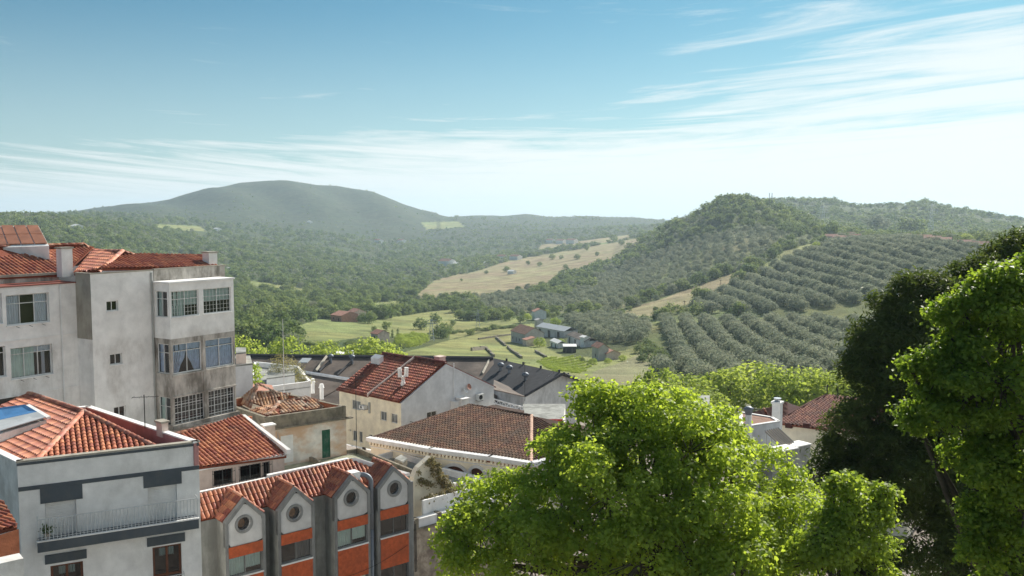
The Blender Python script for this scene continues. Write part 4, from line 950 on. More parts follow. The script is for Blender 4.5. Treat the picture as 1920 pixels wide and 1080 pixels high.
for i in range(4):
    s0, s1 = S_[i]; sm = (s0 + s1) / 2; fw_ = .16
    holes = [(s0 + fw_, s1 - fw_, zwb - k * ST, zwt - k * ST) for k in range(2)]
    rc = WFp.hit(*zF(*rnd[i])); rad = .33
    # front sheet with rectangular holes, and a gable sheet with a round hole
    zg0 = zo1
    mb = MB(); WFp.sheet(mb, s0, s1, -24, zg0, holes, depth=.16)
    fr_ = mb.build('wall', m_conF, F)
    n = 32; ring = [(rc[0] + rad * math.cos(2 * math.pi * k / n), rc[1] + rad * math.sin(2 * math.pi * k / n)) for k in range(n)]
    out = []
    for k in range(n):                                    # ray from the hole's centre to the gable outline
        dx, dz = math.cos(2 * math.pi * k / n), math.sin(2 * math.pi * k / n); best = 9e9
        pl = [(s0 + fw_, zg0), (s1 - fw_, zg0), (s1 - fw_, zsh - .1), (sm, zpk - .22), (s0 + fw_, zsh - .1)]
        for q in range(5):
            (x1, y1), (x2, y2) = pl[q], pl[(q + 1) % 5]; ex, ey_ = x2 - x1, y2 - y1; den = dx * ey_ - dz * ex
            if abs(den) < 1e-9: continue
            t = ((x1 - rc[0]) * ey_ - (y1 - rc[1]) * ex) / den; u_ = ((x1 - rc[0]) * dz - (y1 - rc[1]) * dx) / den
            if t > 0 and -1e-6 <= u_ <= 1 + 1e-6: best = min(best, t)
        out.append((rc[0] + dx * best, rc[1] + dz * best))
    mb = MB()
    for k in range(n):
        j = (k + 1) % n; mb.poly([WFp.at(*ring[k], -.03), WFp.at(*out[k], -.03), WFp.at(*out[j], -.03), WFp.at(*ring[j], -.03)])
        mb.poly([WFp.at(*ring[k], -.03), WFp.at(*ring[j], -.03), WFp.at(*ring[j], -.35), WFp.at(*ring[k], -.35)])
    mb.build('gable_panel', m_gabF, F)
    # grey frame around the gable
    mb = MB(); a0 = [(s0, zg0), (s0, zsh), (sm, zpk), (s1, zsh), (s1, zg0)]; a1 = [(s0 + fw_, zg0), (s0 + fw_, zsh - .1), (sm, zpk - .22), (s1 - fw_, zsh - .1), (s1 - fw_, zg0)]
    for k in range(4):
        mb.hexa([WFp.at(*a0[k], -.25), WFp.at(*a0[k + 1], -.25), WFp.at(*a1[k + 1], -.25), WFp.at(*a1[k], -.25), WFp.at(*a0[k], .03), WFp.at(*a0[k + 1], .03), WFp.at(*a1[k + 1], .03), WFp.at(*a1[k], .03)])
    mb.build('gable_frame', m_conF, F)
    # round window: rim, disc glazing
    mb = MB()
    for k in range(n):
        j = (k + 1) % n; c0, s_0 = math.cos(2 * math.pi * k / n), math.sin(2 * math.pi * k / n); c1, s_1 = math.cos(2 * math.pi * j / n), math.sin(2 * math.pi * j / n)
        mb.hexa([WFp.at(rc[0] + r_ * cc_, rc[1] + r_ * ss_, o_) for o_ in (-.028, .015) for (r_, cc_, ss_) in ((rad, c0, s_0), (rad + .13, c0, s_0), (rad + .13, c1, s_1), (rad, c1, s_1))])
    rw = mb.build('round_window', m_conF, F)
    mb = MB(); mb.poly([WFp.at(rc[0] + rad * math.cos(2 * math.pi * k / n), rc[1] + rad * math.sin(2 * math.pi * k / n), -.14) for k in range(n)]); mb.build('pane', g_dark, rw)
    mb = MB(); mb.poly([WFp.at(rc[0] + (rad + .02) * math.cos(2 * math.pi * k / n), rc[1] + (rad + .02) * math.sin(2 * math.pi * k / n), -.34) for k in range(n)]); mb.build('dark_room', m_dark, rw)
    if i < 2:
        mb = MB(); mb.poly([WFp.at(rc[0] + .18 * math.cos(2 * math.pi * k / n) - .06, rc[1] + .22 * math.sin(2 * math.pi * k / n) + .02, -.2) for k in range(n)]); mb.build('paper_lantern', M('paper_%d' % i, (.7, .35, .16), var=.3, scale=5), rw)
    # orange bands, windows
    for k in range(2):
        zc = zo1 - k * ST; lo = zwt - k * ST
        blk(F, 'orange_panel', m_orange, WFp, (s0 + fw_, s1 - fw_, lo + .012, zo1 - .012 if k == 0 else zwb - .09), .0015 if k == 0 else .002, .035)
        r = (s0 + fw_, s1 - fw_, zwb - k * ST, zwt - k * ST)
        window(F, WFp, r, 2, (), fm=m_conF, gl=g_win if i in (0, 2) else g_dark, depth=.12, cur=[(.03, .49, .05, .97, m_blind, 0), (.52, .97, .25, .97, m_blind, 0)] if i in (0, 2) else [(.5, .97, .05, .97, m_shut, 0)] if i == 1 else [])
        blk(F, 'sill', m_whiteA, WFp, (r[0] - .02, r[1] + .02, r[2] - .07, r[2] - .003), .003, .07)
    # side walls and the small gable roof
    mb = MB()
    for ss, off in ((s0, 0), (s1, 0)):
        mb.poly([WFp.at(ss, -24, -.002), WFp.at(ss, -24, -REC - .05), WFp.at(ss, zsh, -REC - 1.4), WFp.at(ss, zsh, -.002)] if ss == s1 else [WFp.at(ss, -24, -REC - .05), WFp.at(ss, -24, -.002), WFp.at(ss, zsh, -.002), WFp.at(ss, zsh, -REC - 1.4)])
    mb.build('side_wall', m_conF2, F)
    bk = 2.1
    A0, A1, P0_, P1_ = WFp.at(s0 - .06, zsh + .0, -.25), WFp.at(s0 - .06, zsh, -bk), WFp.at(sm, zpk - .02, -.25), WFp.at(sm, zpk - .02, -bk)
    B0_, B1_ = WFp.at(s1 + .06, zsh, -.25), WFp.at(s1 + .06, zsh, -bk)
    tiles(F, [A0, P0_, P1_, A1], m_tile, .21, .36, base=m_tilebase); tiles(F, [B0_, B1_, P1_, P0_], m_tile, .21, .36, base=m_tilebase)
    ridge(F, P0_ + Vector((0, 0, .02)), P1_ + Vector((0, 0, .02)), r=.10, l=.36)
# end walls, main roof
WFe = Wall(WFr.at(WFr.L, 0), WFr.at(WFr.L, 0, -1.6)); wallpart(F, WFe, m_conF2, -24, zsh - .02); WFl = Wall(WFr.at(0, 0, -1.6), WFr.at(0, 0)); wallpart(F, Wall(WFr.at(WFr.L, 0, -1.6), WFr.at(0, 0, -1.6)), m_conF2, -24, zsh - .02); wallpart(F, WFl, m_conF2, -24, zsh - .02)
blk(F, 'corner_pier', m_conF, WFp, (S_[3][1] + .012, S_[3][1] + .2, -24, zsh - .05), -1.2, .0)
mq0 = WFr.at(-.05, zsh, .03); mq1 = WFr.at(WFr.L - .4, zsh, .03)
t3 = P(656, 864, 49.5); t4 = P(372, 925, 43.7); t3.z = t4.z = (t3.z + t4.z) / 2; t4 = t4 - (t3 - t4).normalized() * 1.5
tiles(F, [mq0, mq1, t3, t4], m_tile, .24, .38, base=m_tilebase)
mb = MB(); dd = (t3 - t4).normalized(); pn = Vector((-dd.y, dd.x, 0)); tm = t4.lerp(t3, .52); mb.slab([tm + pn * .02, t3 + pn * .02, t3 + pn * .28, tm + pn * .28], (0, 0, .15)); mb.slab([t4 + pn * .02, tm + pn * .02, tm + pn * .2, t4 + pn * .2], (0, 0, .03)); mb.build('ridge_coping', m_whiteA, F)
mb = MB(); mb.slab([t3 + Vector((.02, 0, .0)), mq1 + Vector((.25, .1, 0)), mq1 + Vector((.5, .3, 0)), t3 + Vector((.3, .1, 0))], (0, 0, .17)); mb.build('verge_coping', m_whiteA, F)
mb = MB(); q_ = [t4 + pn * .3, t3 + pn * .3, WFr.at(WFr.L, 0, -1.65), WFr.at(0, 0, -1.65)]; q_ = [Vector((p_.x, p_.y, t3.z - .8)) for p_ in q_]; mb.slab(q_, (0, 0, -.12)); mb.build('flat_roof', m_conF2, F)
# ventilation duct between third and fourth gable
du = thing('ventilation_duct', P(700, 1000, 47.5), 'fat silver ventilation pipe bending out of the tiled roof and down between two gables', 'duct')
s_d = (S_[2][1] + S_[3][0]) / 2 - .05; zt5 = WFp.hit(*zF(1140, 480))[1]
bx = WFp.hit(*zF(1108, 480)); path = []
o_d = -.25
pz = zt5 - .12
a_ = WFp.at(s_d - .75, pz + .05, -.75); b_ = WFp.at(s_d - .35, pz + .05, -.5)
path = [a_, b_]; 
for k in range(1, 7):
    an = math.pi / 2 * k / 6; path.append(WFp.at(s_d - .35 + .35 * math.sin(an), pz + .05 - .4 * (1 - math.cos(an)), -.5 + .3 * math.sin(an)))
path.append(WFp.at(s_d, zwt - .4, -.2)); path.append(WFp.at(s_d, -24, -.2))
MB().tube(path[:9], .135, 14).build('elbow', m_duct, du, smooth=True)
MB().tube([path[8] - Vector((0, 0, .02)), path[-1]], .125, 14).build('pipe', m_duct, du, smooth=True)
for k in range(5):
    z = pz - .75 - k * 1.3; MB().tube([WFp.at(s_d, z, -.2), WFp.at(s_d, z - .05, -.2)], .145, 14).build('collar', m_duct, du)
mb = MB(); mb.box(WFp.at(s_d - 1.15, pz - .28, -1.0), WFp.h * .62, -WFp.n * .6 * -1, (0, 0, .55)); mb.build('fan_box', m_whiteA, du)
# cables across the front
cb1 = MB(); c0, c1 = WFp.at(S_[2][0] - .1, zwb - 1.55, .12), WFp.at(WFp.L + .9, zwb - .75, .12)
cb1.tube([c0.lerp(c1, t) - Vector((0, 0, .25 * math.sin(math.pi * t))) for t in np.linspace(0, 1, 12)], .014, 4); tag(cb1.build('cable', m_iron, loc=c0), 'thin black cable sagging across the fronts of the two right gables', 'cable')
cb2 = MB(); cb2.tube([WFp.at(S_[3][1] + .26, zwb + .3, .02), WFp.at(S_[3][1] + .25, -20, .03)], .03, 5); cb2.tube([WFp.at(S_[3][1] + .33, zwb + .3, .02), WFp.at(S_[3][1] + .34, -20, .05)], .02, 5); tag(cb2.build('downpipe', m_iron, loc=WFp.at(S_[3][1] + .3, -20)), 'thin dark pipes running down the right corner of the gabled block', 'pipe')

# ------------------------------------------------------------------ C: derelict house with green door
Cc = thing('derelict_house', P(570, 880, 65), 'derelict flat-fronted house with peeling plaster, sunken lichened tile roofs and a green door', 'house')
cL, cR = P(497, 784, 62.2), P(648.6, 760, 66); zC_ = (cL.z + cR.z) / 2
cBR = PZ(531, 736, zC_); cBL = PZ(463, 771, zC_); v1 = (cBL - cL).normalized()
cBL2 = cL + v1 * 7.2; cBR2 = cR + (cBR - cR).normalized() * 9.5; cBR2 = Vector((cBR2.x, cBR2.y, zC_))
WC = Wall(cL, cR); WCl = Wall(cBL2, cL); WCr = Wall(cR, cBR2); WCb = Wall(cBR2, cBL2)
dr = WC.rect(zC(762, 694), zC(832, 902)); bw = WC.rect(zC(440, 740), zC(540, 935)); zflC = dr[2]
zcor = zC_ - .95
wallpart(Cc, WC, m_ruin, -24, zcor, [dr])
for w_ in (WCl, WCr, WCb): wallpart(Cc, w_, m_ruin, -24, zcor)
for w_ in (WC, WCl, WCr, WCb):
    blk(Cc, 'parapet', m_parC, w_, (.0, w_.L, zcor + .1, zC_), -.25, .002)
    blk(Cc, 'cornice', m_parC, w_, (-.15, w_.L + (.5 if w_ is WC else .1), zcor, zcor + .09), -.2, .2)
    blk(Cc, 'brick_lining', m_brick, w_, (.26, w_.L - .26, zC_ - .7, zC_ - .03), -.29, -.252)
blk(Cc, 'blocked_opening', m_whiteA, WC, bw, .002, .03)
d_ = MB(); W = WC; WC.block(d_, dr, -.12, -.07); dd_ = d_.build('door', m_green, Cc); dd_['label'] = 'faded dark green wooden door'
for k in range(1, 3): x = dr[0] + (dr[1] - dr[0]) * k / 3; blk(dd_, 'batten', m_green, WC, (x - .02, x + .02, dr[2] + .02, dr[3] - .02), -.069, -.055)
def zAt(u, v, z): return PZ(u, v, z)
# inner tile roofs (two hips)
ap1 = P(*zC(262, 338), 68.5); zrb = zC_ - .5
f_ = zAt(*zC(200, 520), zrb); g_ = zAt(*zC(100, 470), zrb); r_1 = zAt(*zC(520, 450), zrb + .1); mid = zAt(*zC(430, 500), zrb - .1)
ap1.z = min(ap1.z, zC_ + 1.2)
tiles(Cc, [f_, mid, r_1, ap1], m_tileC, .27, .45, base=m_tilebase, skip=.05); tiles(Cc, [g_, f_, ap1], m_tileC, .27, .45, base=m_tilebase, skip=.05)
zz2 = zC_ - .38
ra, rb2 = P(*zC(430, 472), 66.5), P(*zC(635, 440), 68.3); m_ = (ra.z + rb2.z) / 2; ra.z = rb2.z = m_
ea, eb = zAt(*zC(345, 583), zz2), zAt(*zC(860, 505), zz2); el = zAt(*zC(188, 540), zz2)
tiles(Cc, [ea, eb, rb2, ra], m_tileC, .27, .45, base=m_tilebase, skip=.05); tiles(Cc, [el, ea, ra], m_tileC, .27, .45, base=m_tilebase, skip=.05)
ridge(Cc, ea, ra, m_tileC, r=.15); ridge(Cc, rb2, ra, m_tileC, r=.15); ridge(Cc, f_, ap1, m_tileC, r=.17); ridge(Cc, r_1, ap1, m_tileC, r=.17); ridge(Cc, eb, rb2, m_tileC, r=.15)
mb = MB(); fl_ = [WC.at(.3, 0, -.3), WC.at(WC.L - .3, 0, -.3), WCr.at(WCr.L - .3, 0, -.3), WCl.at(.3, 0, -.3)]; mb.slab([Vector((p_.x, p_.y, zC_ - .62)) for p_ in fl_], (0, 0, -.1)); mb.build('roof_gutter_floor', m_parC, Cc)
pil = P(503, 800, 61.5); chimney_box(Cc, 'chimney', m_pinkK, xy(pil), .75, .6, -17.5, P(503, 797, 61.5).z, WC, m_whiteA, label='stubby plastered chimney at the left corner')
MB().tube([P(468, 812, 61), P(468, 781, 61)], .18, 10).build('flue', m_brick, Cc)
# terrace in front of the green door
T = thing('roof_terrace', P(560, 880, 60), 'mossy flat concrete roof terrace with low kerb walls in front of the green door', 'terrace')
tq = [WC.at(-1.5, zflC - .02, 0.03), WC.at(WC.L + 1.0, zflC - .02, .03), WC.at(WC.L + 1.2, zflC - .02, 8.5), WC.at(-1.5, zflC - .02, 8.5)]
MB().slab(tq, (0, 0, -6)).build('slab', m_moss, T)
Wt = Wall(tq[3], tq[2]); Wt2 = Wall(tq[2], tq[1])
mb = MB(); ka, kb = PZ(573, 861, zflC), PZ(672, 849, zflC); Wk_ = Wall(ka, kb); Wk_.block(mb, (0, Wk_.L, zflC, zflC + .3), -.18, 0); mb.build('kerb_wall', m_parC, T)
mb = MB(); Wt2.block(mb, (0, Wt2.L, zflC, zflC + .35), -.18, .002); mb.build('kerb_wall', m_parC, T)
mb = MB(); ka, kb = PZ(573, 861, zflC), PZ(598, 873, zflC); Wk_ = Wall(ka, kb); Wk_.block(mb, (0, Wk_.L, zflC, zflC + .3), -.18, 0); mb.build('kerb_wall', m_parC, T)

# ------------------------------------------------------------------ D: white gabled house
D = thing('gabled_house', P(780, 850, 86), 'big white gabled house with a cream side wall and a two-part dark red tile roof', 'house')
zD_ = -17.15; dC = PZ(752, 757, zD_); dL_ = PZ(636, 731, zD_); dR_ = PZ(926, 726, zD_)
sd = (dL_ - dC); sd.z = 0; gd = (dR_ - dC); gd.z = 0
WDs = Wall(dL_, dC); WDg = Wall(dC, dR_); GD = -24.2
hs_ = [WDs.rect(zD(152, 420), zD(217, 503)), WDs.rect(zD(358, 502), zD(405, 580)), WDs.rect(zD(434, 518), zD(483, 598)), WDs.rect(zD(158, 640), zD(192, 728)), WDs.rect(zD(204, 648), zD(231, 738)), WDs.rect(zD(131, 633), zD(148, 655)), WDs.rect(zD(278, 671), zD(300, 697))]
sw_ = WDs.hit(*zD(322, 600))[0]
wallpart(D, WDs, m_cream, GD, zD_, hs_)
for i, r in enumerate(hs_): window(D, WDs, r, 2 if i < 3 else 1, (), fm=m_white, gl=g_win if i < 5 else g_dark, depth=.1, fw=.06, cur=[(.03, .97, .03, .97, m_shut, 0)] if i < 5 else [])
hg = [WDg.rect(zD(696, 515), zD(768, 553))]
zap = WDg.hit(836.5, 684)[1]; sap = WDg.hit(836.5, 684)[0]
mb = MB(); WDg.sheet(mb, 0, WDg.L, GD, zD_, hg); mb.poly([WDg.at(0, zD_), WDg.at(WDg.L, zD_), WDg.at(sap, zap)]); mb.build('gable_wall', m_gab, D)
window(D, WDg, hg[0], 2, (), fm=m_white, gl=g_dark, depth=.1)
bR = dR_ + sd; bR.z = 0; wallpart(D, Wall(dR_, bR), m_gab, GD, zD_); wallpart(D, Wall(bR, dL_), m_gab, GD, zD_)
mb = MB(); WBk = Wall(bR, dL_); mb.poly([WBk.at(0, zD_), WBk.at(WBk.L, zD_), Vector((WDg.at(sap, 0).x + sd.x, WDg.at(sap, 0).y + sd.y, zap))]); mb.build('gable_wall', m_gab, D)
def DP(f, g, up=0):     # f along the side from corner dC, g across from eave to ridge
    e = WDs.at(WDs.L * (1 - f), zD_ + .05, .25 * (1 - g)); top = WDg.at(sap, zap + .05); top = Vector((top.x + sd.x * f, top.y + sd.y * f, zap + .05)); p_ = e.lerp(top, g); p_.z += up; return p_
tiles(D, [DP(.47, 0, .12), DP(0.01, 0, .12), DP(0.01, 1, .12), DP(.47, 1, .12)], m_tileD, .25, .38, base=m_tilebase, name='roof_tiles')
tiles(D, [DP(1.02, 0), DP(.49, 0), DP(.49, 1), DP(1.02, 1)], m_tileD, .25, .38, base=m_tilebase, name='roof_tiles')
mb = MB(); ed = WDg.at(WDg.L + .25, zD_ + .0); mb.slab([WDg.at(WDg.L + .3, zD_ - .1, 0), Vector((ed.x + sd.x, ed.y + sd.y, zD_ - .1)), DP(1, 1, .0), DP(0, 1, .0)], (0, 0, .1)); mb.build('far_roof_slope', m_tileD, D)
mb = MB(); up = Vector((0, 0, .3)); mb.slab([DP(.475, -.01, .02), DP(.475, 1, .02), DP(.49, 1, .02), DP(.49, -.01, .02)], up); mb.build('party_coping', m_pinkK, D)
ridge(D, DP(0, 1, .16), DP(.47, 1, .16), m_tileD, r=.18, l=.5); ridge(D, DP(.49, 1, .05), DP(1, 1, .05), m_tileD, r=.18, l=.5)
mb = MB(); v_ = WDg; 
for a, b in (((0, zD_), (sap, zap)), ((sap, zap), (WDg.L, zD_))): mb.hexa([v_.at(a[0], a[1] - .1, -.1), v_.at(b[0], b[1] - .1, -.1), v_.at(b[0], b[1] - .1, .06), v_.at(a[0], a[1] - .1, .06), v_.at(a[0], a[1] + .06, -.1), v_.at(b[0], b[1] + .06, -.1), v_.at(b[0], b[1] + .06, .06), v_.at(a[0], a[1] + .06, .06)])
mb.build('verge', m_gab, D)
pc = P(*zD(790, 160), 91); chimney_box(D, 'chimney', m_pinkK, xy(pc), .8, .8, zap - 1, P(*zD(790, 112), 91).z, WDs, m_pinkK)
# white raised end wall on the left of the roof
mb = MB(); a = DP(1.02, .62, .0); b = DP(1.02, .98, .0); mb.poly([a, b, b + Vector((0, 0, .5)), DP(.85, .80, .9), a + Vector((0, 0, .9))]); 
mb = MB(); e0, e1_ = DP(.99, .70), DP(.85, .70); mb.box(e0 - Vector((0, 0, .2)), e1_ - e0, (DP(.99, .80) - e0), (0, 0, .9)); mb.build('roof_wall', m_gab, D)
pq = DP(.20, .35); t = thing('roof_vent', pq, 'cluster of white clay vent pots standing on the dark red roof', 'roof vent')
MB().tube([pq - Vector((0, 0, .4)), pq + Vector((0, 0, .4))], [.28, .22], 10).build('base', m_whiteA, t)
MB().tube([pq + Vector((0, 0, .38)), pq + Vector((0, 0, .75)), pq + Vector((0, 0, 1.0))], [.18, .15, .25], 10).build('neck', m_whiteA, t)
for dx in (-.27, .27): q_ = pq + Vector((dx, dx * .5, .95)); MB().tube([q_, q_ + Vector((dx * .15, 0, .85))], .19, 10).build('vent_pot', m_whiteA, t)
# air conditioners on the walls
def aircon(Wl, r, label):
    c = Wl.at((r[0] + r[1]) / 2, r[2]); t = thing('air_conditioner', c, label, 'air conditioner')
    mb = MB(); Wl.block(mb, r, .08, .5); mb.build('casing', m_white, t)
    n = 16; cx, cz = r[0] + (r[1] - r[0]) * .42, (r[2] + r[3]) / 2; rad = (r[3] - r[2]) * .38
    mb = MB(); mb.poly([Wl.at(cx + rad * math.cos(6.283 * k / n), cz + rad * math.sin(6.283 * k / n), .505) for k in range(n)]); mb.build('fan_grille', m_iron, t)
    mb = MB(); Wl.block(mb, (r[0] + .05, r[1] - .05, r[2] - .08, r[2] - .003), 0, .45); mb.build('bracket', m_conF, t)
aircon(WDs, WDs.rect(zD(234, 455), zD(272, 488)), 'small white air conditioner beside the upper window on the cream wall')
aircon(WDg, WDg.rect(zD(1045, 380), zD(1084, 418)), 'white air conditioner high on the right of the grey-white gable wall')
mb = MB(); r = WDs.rect(zD(278, 440), zD(289, 520)); WDs.block(mb, r, .003, .12); mb.build('pipe_cover', m_shut, D)
mb = MB(); s_ = WDg.hit(*zD(886, 300))[0]; mb.tube([WDg.at(s_, zD_ - 3.5, .1), WDg.at(s_, WDg.hit(*zD(886, 165))[1] + .1, .1)], .05, 6); mb.build('stack_pipe', m_gab, D)
r = WDg.rect(zD(868, 432), zD(905, 500)); mb = MB(); WDg.block(mb, (r[0], r[1], r[2] - 2, r[3]), .003, .6); mb.build('porch_box', m_whiteA, D)
r = WDg.rect(zD(905, 405), zD(955, 500)); mb = MB(); WDg.block(mb, (r[0], r[0] + .9, r[2] - 2, r[3] - .1), .003, .9); mb.build('white_flue', m_whiteA, D); mb = MB(); WDg.block(mb, (r[0] - .1, r[1], r[3] - .095, r[3]), .003, 1.1); mb.build('flue_cap', m_whiteA, D)
q_ = WDg.at(WDg.hit(*zD(963, 345))[0], WDg.hit(*zD(963, 345))[1], .3); t = thing('satellite_dish', q_, 'small satellite dishes with reddish rims fixed high on the gable wall', 'satellite dish')
for dx, rr in ((0, .34), (.45, .3)):
    c = q_ + WDg.h * dx + Vector((0, 0, dx * .5)); n = 14; mb = MB(); nrm = (WDg.n * .8 + Vector((.3, 0, .4))).normalized(); a_ = nrm.cross(Vector((0, 0, 1))).normalized(); b_ = nrm.cross(a_)
    rim = [c + (a_ * math.cos(6.283 * k / n) + b_ * math.sin(6.283 * k / n)) * rr for k in range(n)]
    for k in range(n): mb.poly([c - nrm * .1, rim[k], rim[(k + 1) % n]])
    mb.build('dish', m_pinkroof if dx else m_white, t); MB().tube([c - nrm * .1, WDg.at(WDg.hit(*zD(963, 345))[0] + dx, c.z, 0)], .03, 5).build('arm', m_iron, t)
q_ = WDg.at(WDg.hit(*zD(575, 580))[0], WDg.hit(*zD(575, 580))[1], 0); t = thing('floodlight', q_, 'black floodlight on a bracket low on the gable wall just above the brown roof', 'floodlight')
MB().tube([q_, q_ + WDg.n * .6], .03, 5).build('arm', m_iron, t); MB().box(q_ + WDg.n * .5 + Vector((-.3, -.1, -.35)), (.5, .1, .35), (.05, -.12, 0), (0, 0, .12)).build('lamp_head', m_iron, t)
# yard wall and white low sheds in front
def lowbox(name, pts, z0, z1, mat, label, cat, cop=None, t_=.12):
    t = thing(name, Vector((pts[0].x, pts[0].y, z0)), label, cat)
    n = len(pts); 
    for i in range(n):
        mb = MB(); Wl = Wall(pts[i], pts[(i + 1) % n]); Wl.sheet(mb, 0, Wl.L, z0, z1); mb.build('wall', mat, t)
        if cop: mb = MB(); Wl.block(mb, (-.02, Wl.L + .02, z1, z1 + .07), -.2, .04); mb.build('coping', cop, t); mb = MB(); Wl.block(mb, (.0, Wl.L, z1 - .5, z1 - .002), -.18, -.004); mb.build('parapet', mat, t)
    MB().slab([Vector((p_.x, p_.y, z1 - (.45 if cop else .0))) for p_ in pts], (0, 0, t_ if not cop else -.1)).build('flat_roof', m_conF2, t); return t
ya, yb = PZ(650, 834, -20.2), PZ(770, 862, -20.2)
Wy = Wall(ya, yb); t = thing('yard_wall', Wy.at(Wy.L / 2, -24), 'long low white yard wall with small dark vents at the foot of the cream house', 'wall')
mb = MB(); Wy.block(mb, (-2, Wy.L + 1, -24.5, -20.2), -.25, 0); mb.build('wall', m_whiteA, t)
for u_, v_2 in ((683, 841), (721, 850)): r = Wy.hit(u_, v_2); mb = MB(); Wy.block(mb, (r[0] - .2, r[0] + .2, r[1] - .12, r[1] + .12), .002, .05); mb.build('vent', m_iron, t)
za = -19.6
p1, p2 = PZ(672, 866, za), PZ(752, 890, za); lowbox('low_grey_building', [p1, p2, p2 + Vector((2.5, 3, 0)), p1 + Vector((2.5, 3.4, 0))], -24.5, za, m_gab, 'low grey-white flat-roofed shed between the terrace and the cream church hall', 'shed', m_whiteA)
za = -19.9
p1, p2 = PZ(866, 932, za), PZ(915, 915, za)
lowbox('flat_roofed_annex', [PZ(770, 900, za), PZ(857, 908, za), PZ(908, 897, za), PZ(828, 877, za)], -24.5, za, m_gab, 'low white flat-roofed annex under the round arched windows', 'annex', m_whiteA)
za = -19.3
lowbox('small_flat_shed', [PZ(740, 862, za), PZ(755, 868, za), PZ(764, 862, za), PZ(752, 855, za)], -24.5, za, m_parC, 'small mossy grey shed roof left of the overgrown gable', 'shed')
# railing on the terrace behind
t = thing('terrace_railing', P(935, 900, 62), 'thin dark mesh railing on a grey base wall left of the big leafy tree', 'railing')
ra_, rb_ = P(916, 905, 60), P(951, 912, 60); zt6 = P(916, 888, 60).z; mb = MB(); mb.tube([Vector((ra_.x, ra_.y, zt6)), Vector((rb_.x, rb_.y, zt6))], .025, 5)
for k in range(9): p_ = ra_.lerp(rb_, k / 8); mb.tube([Vector((p_.x, p_.y, ra_.z - .1)), Vector((p_.x, p_.y, zt6))], .015, 4)
mb.build('bars', m_iron, t); mb = MB(); Wq = Wall(ra_, rb_); Wq.block(mb, (-.1, Wq.L + .1, -24, ra_.z - .1), -.3, 0); mb.build('base_wall', m_gab, t)

# ------------------------------------------------------------------ E: hall with brown hipped roof and arched windows
E = thing('brown_roofed_hall', P(850, 1000, 72), 'cream hall with arched windows and a broad weathered brown tile roof, in the centre', 'building')
zE = -18.75; E0, E1, E2, E3 = PZ(695, 822, zE), PZ(922, 857, zE), PZ(996, 868.5, zE), PZ(1130, 838, zE)
Rr, Rl = P(996.5, 780, 77), P(880.6, 759, 81.5); Rr.z = Rl.z = (Rr.z + Rl.z) / 2
Em = E0.lerp(E1, .55); nEm = Vector((E1.y - E0.y, -(E1.x - E0.x), 0)).normalized(); Em = Em + nEm * .35
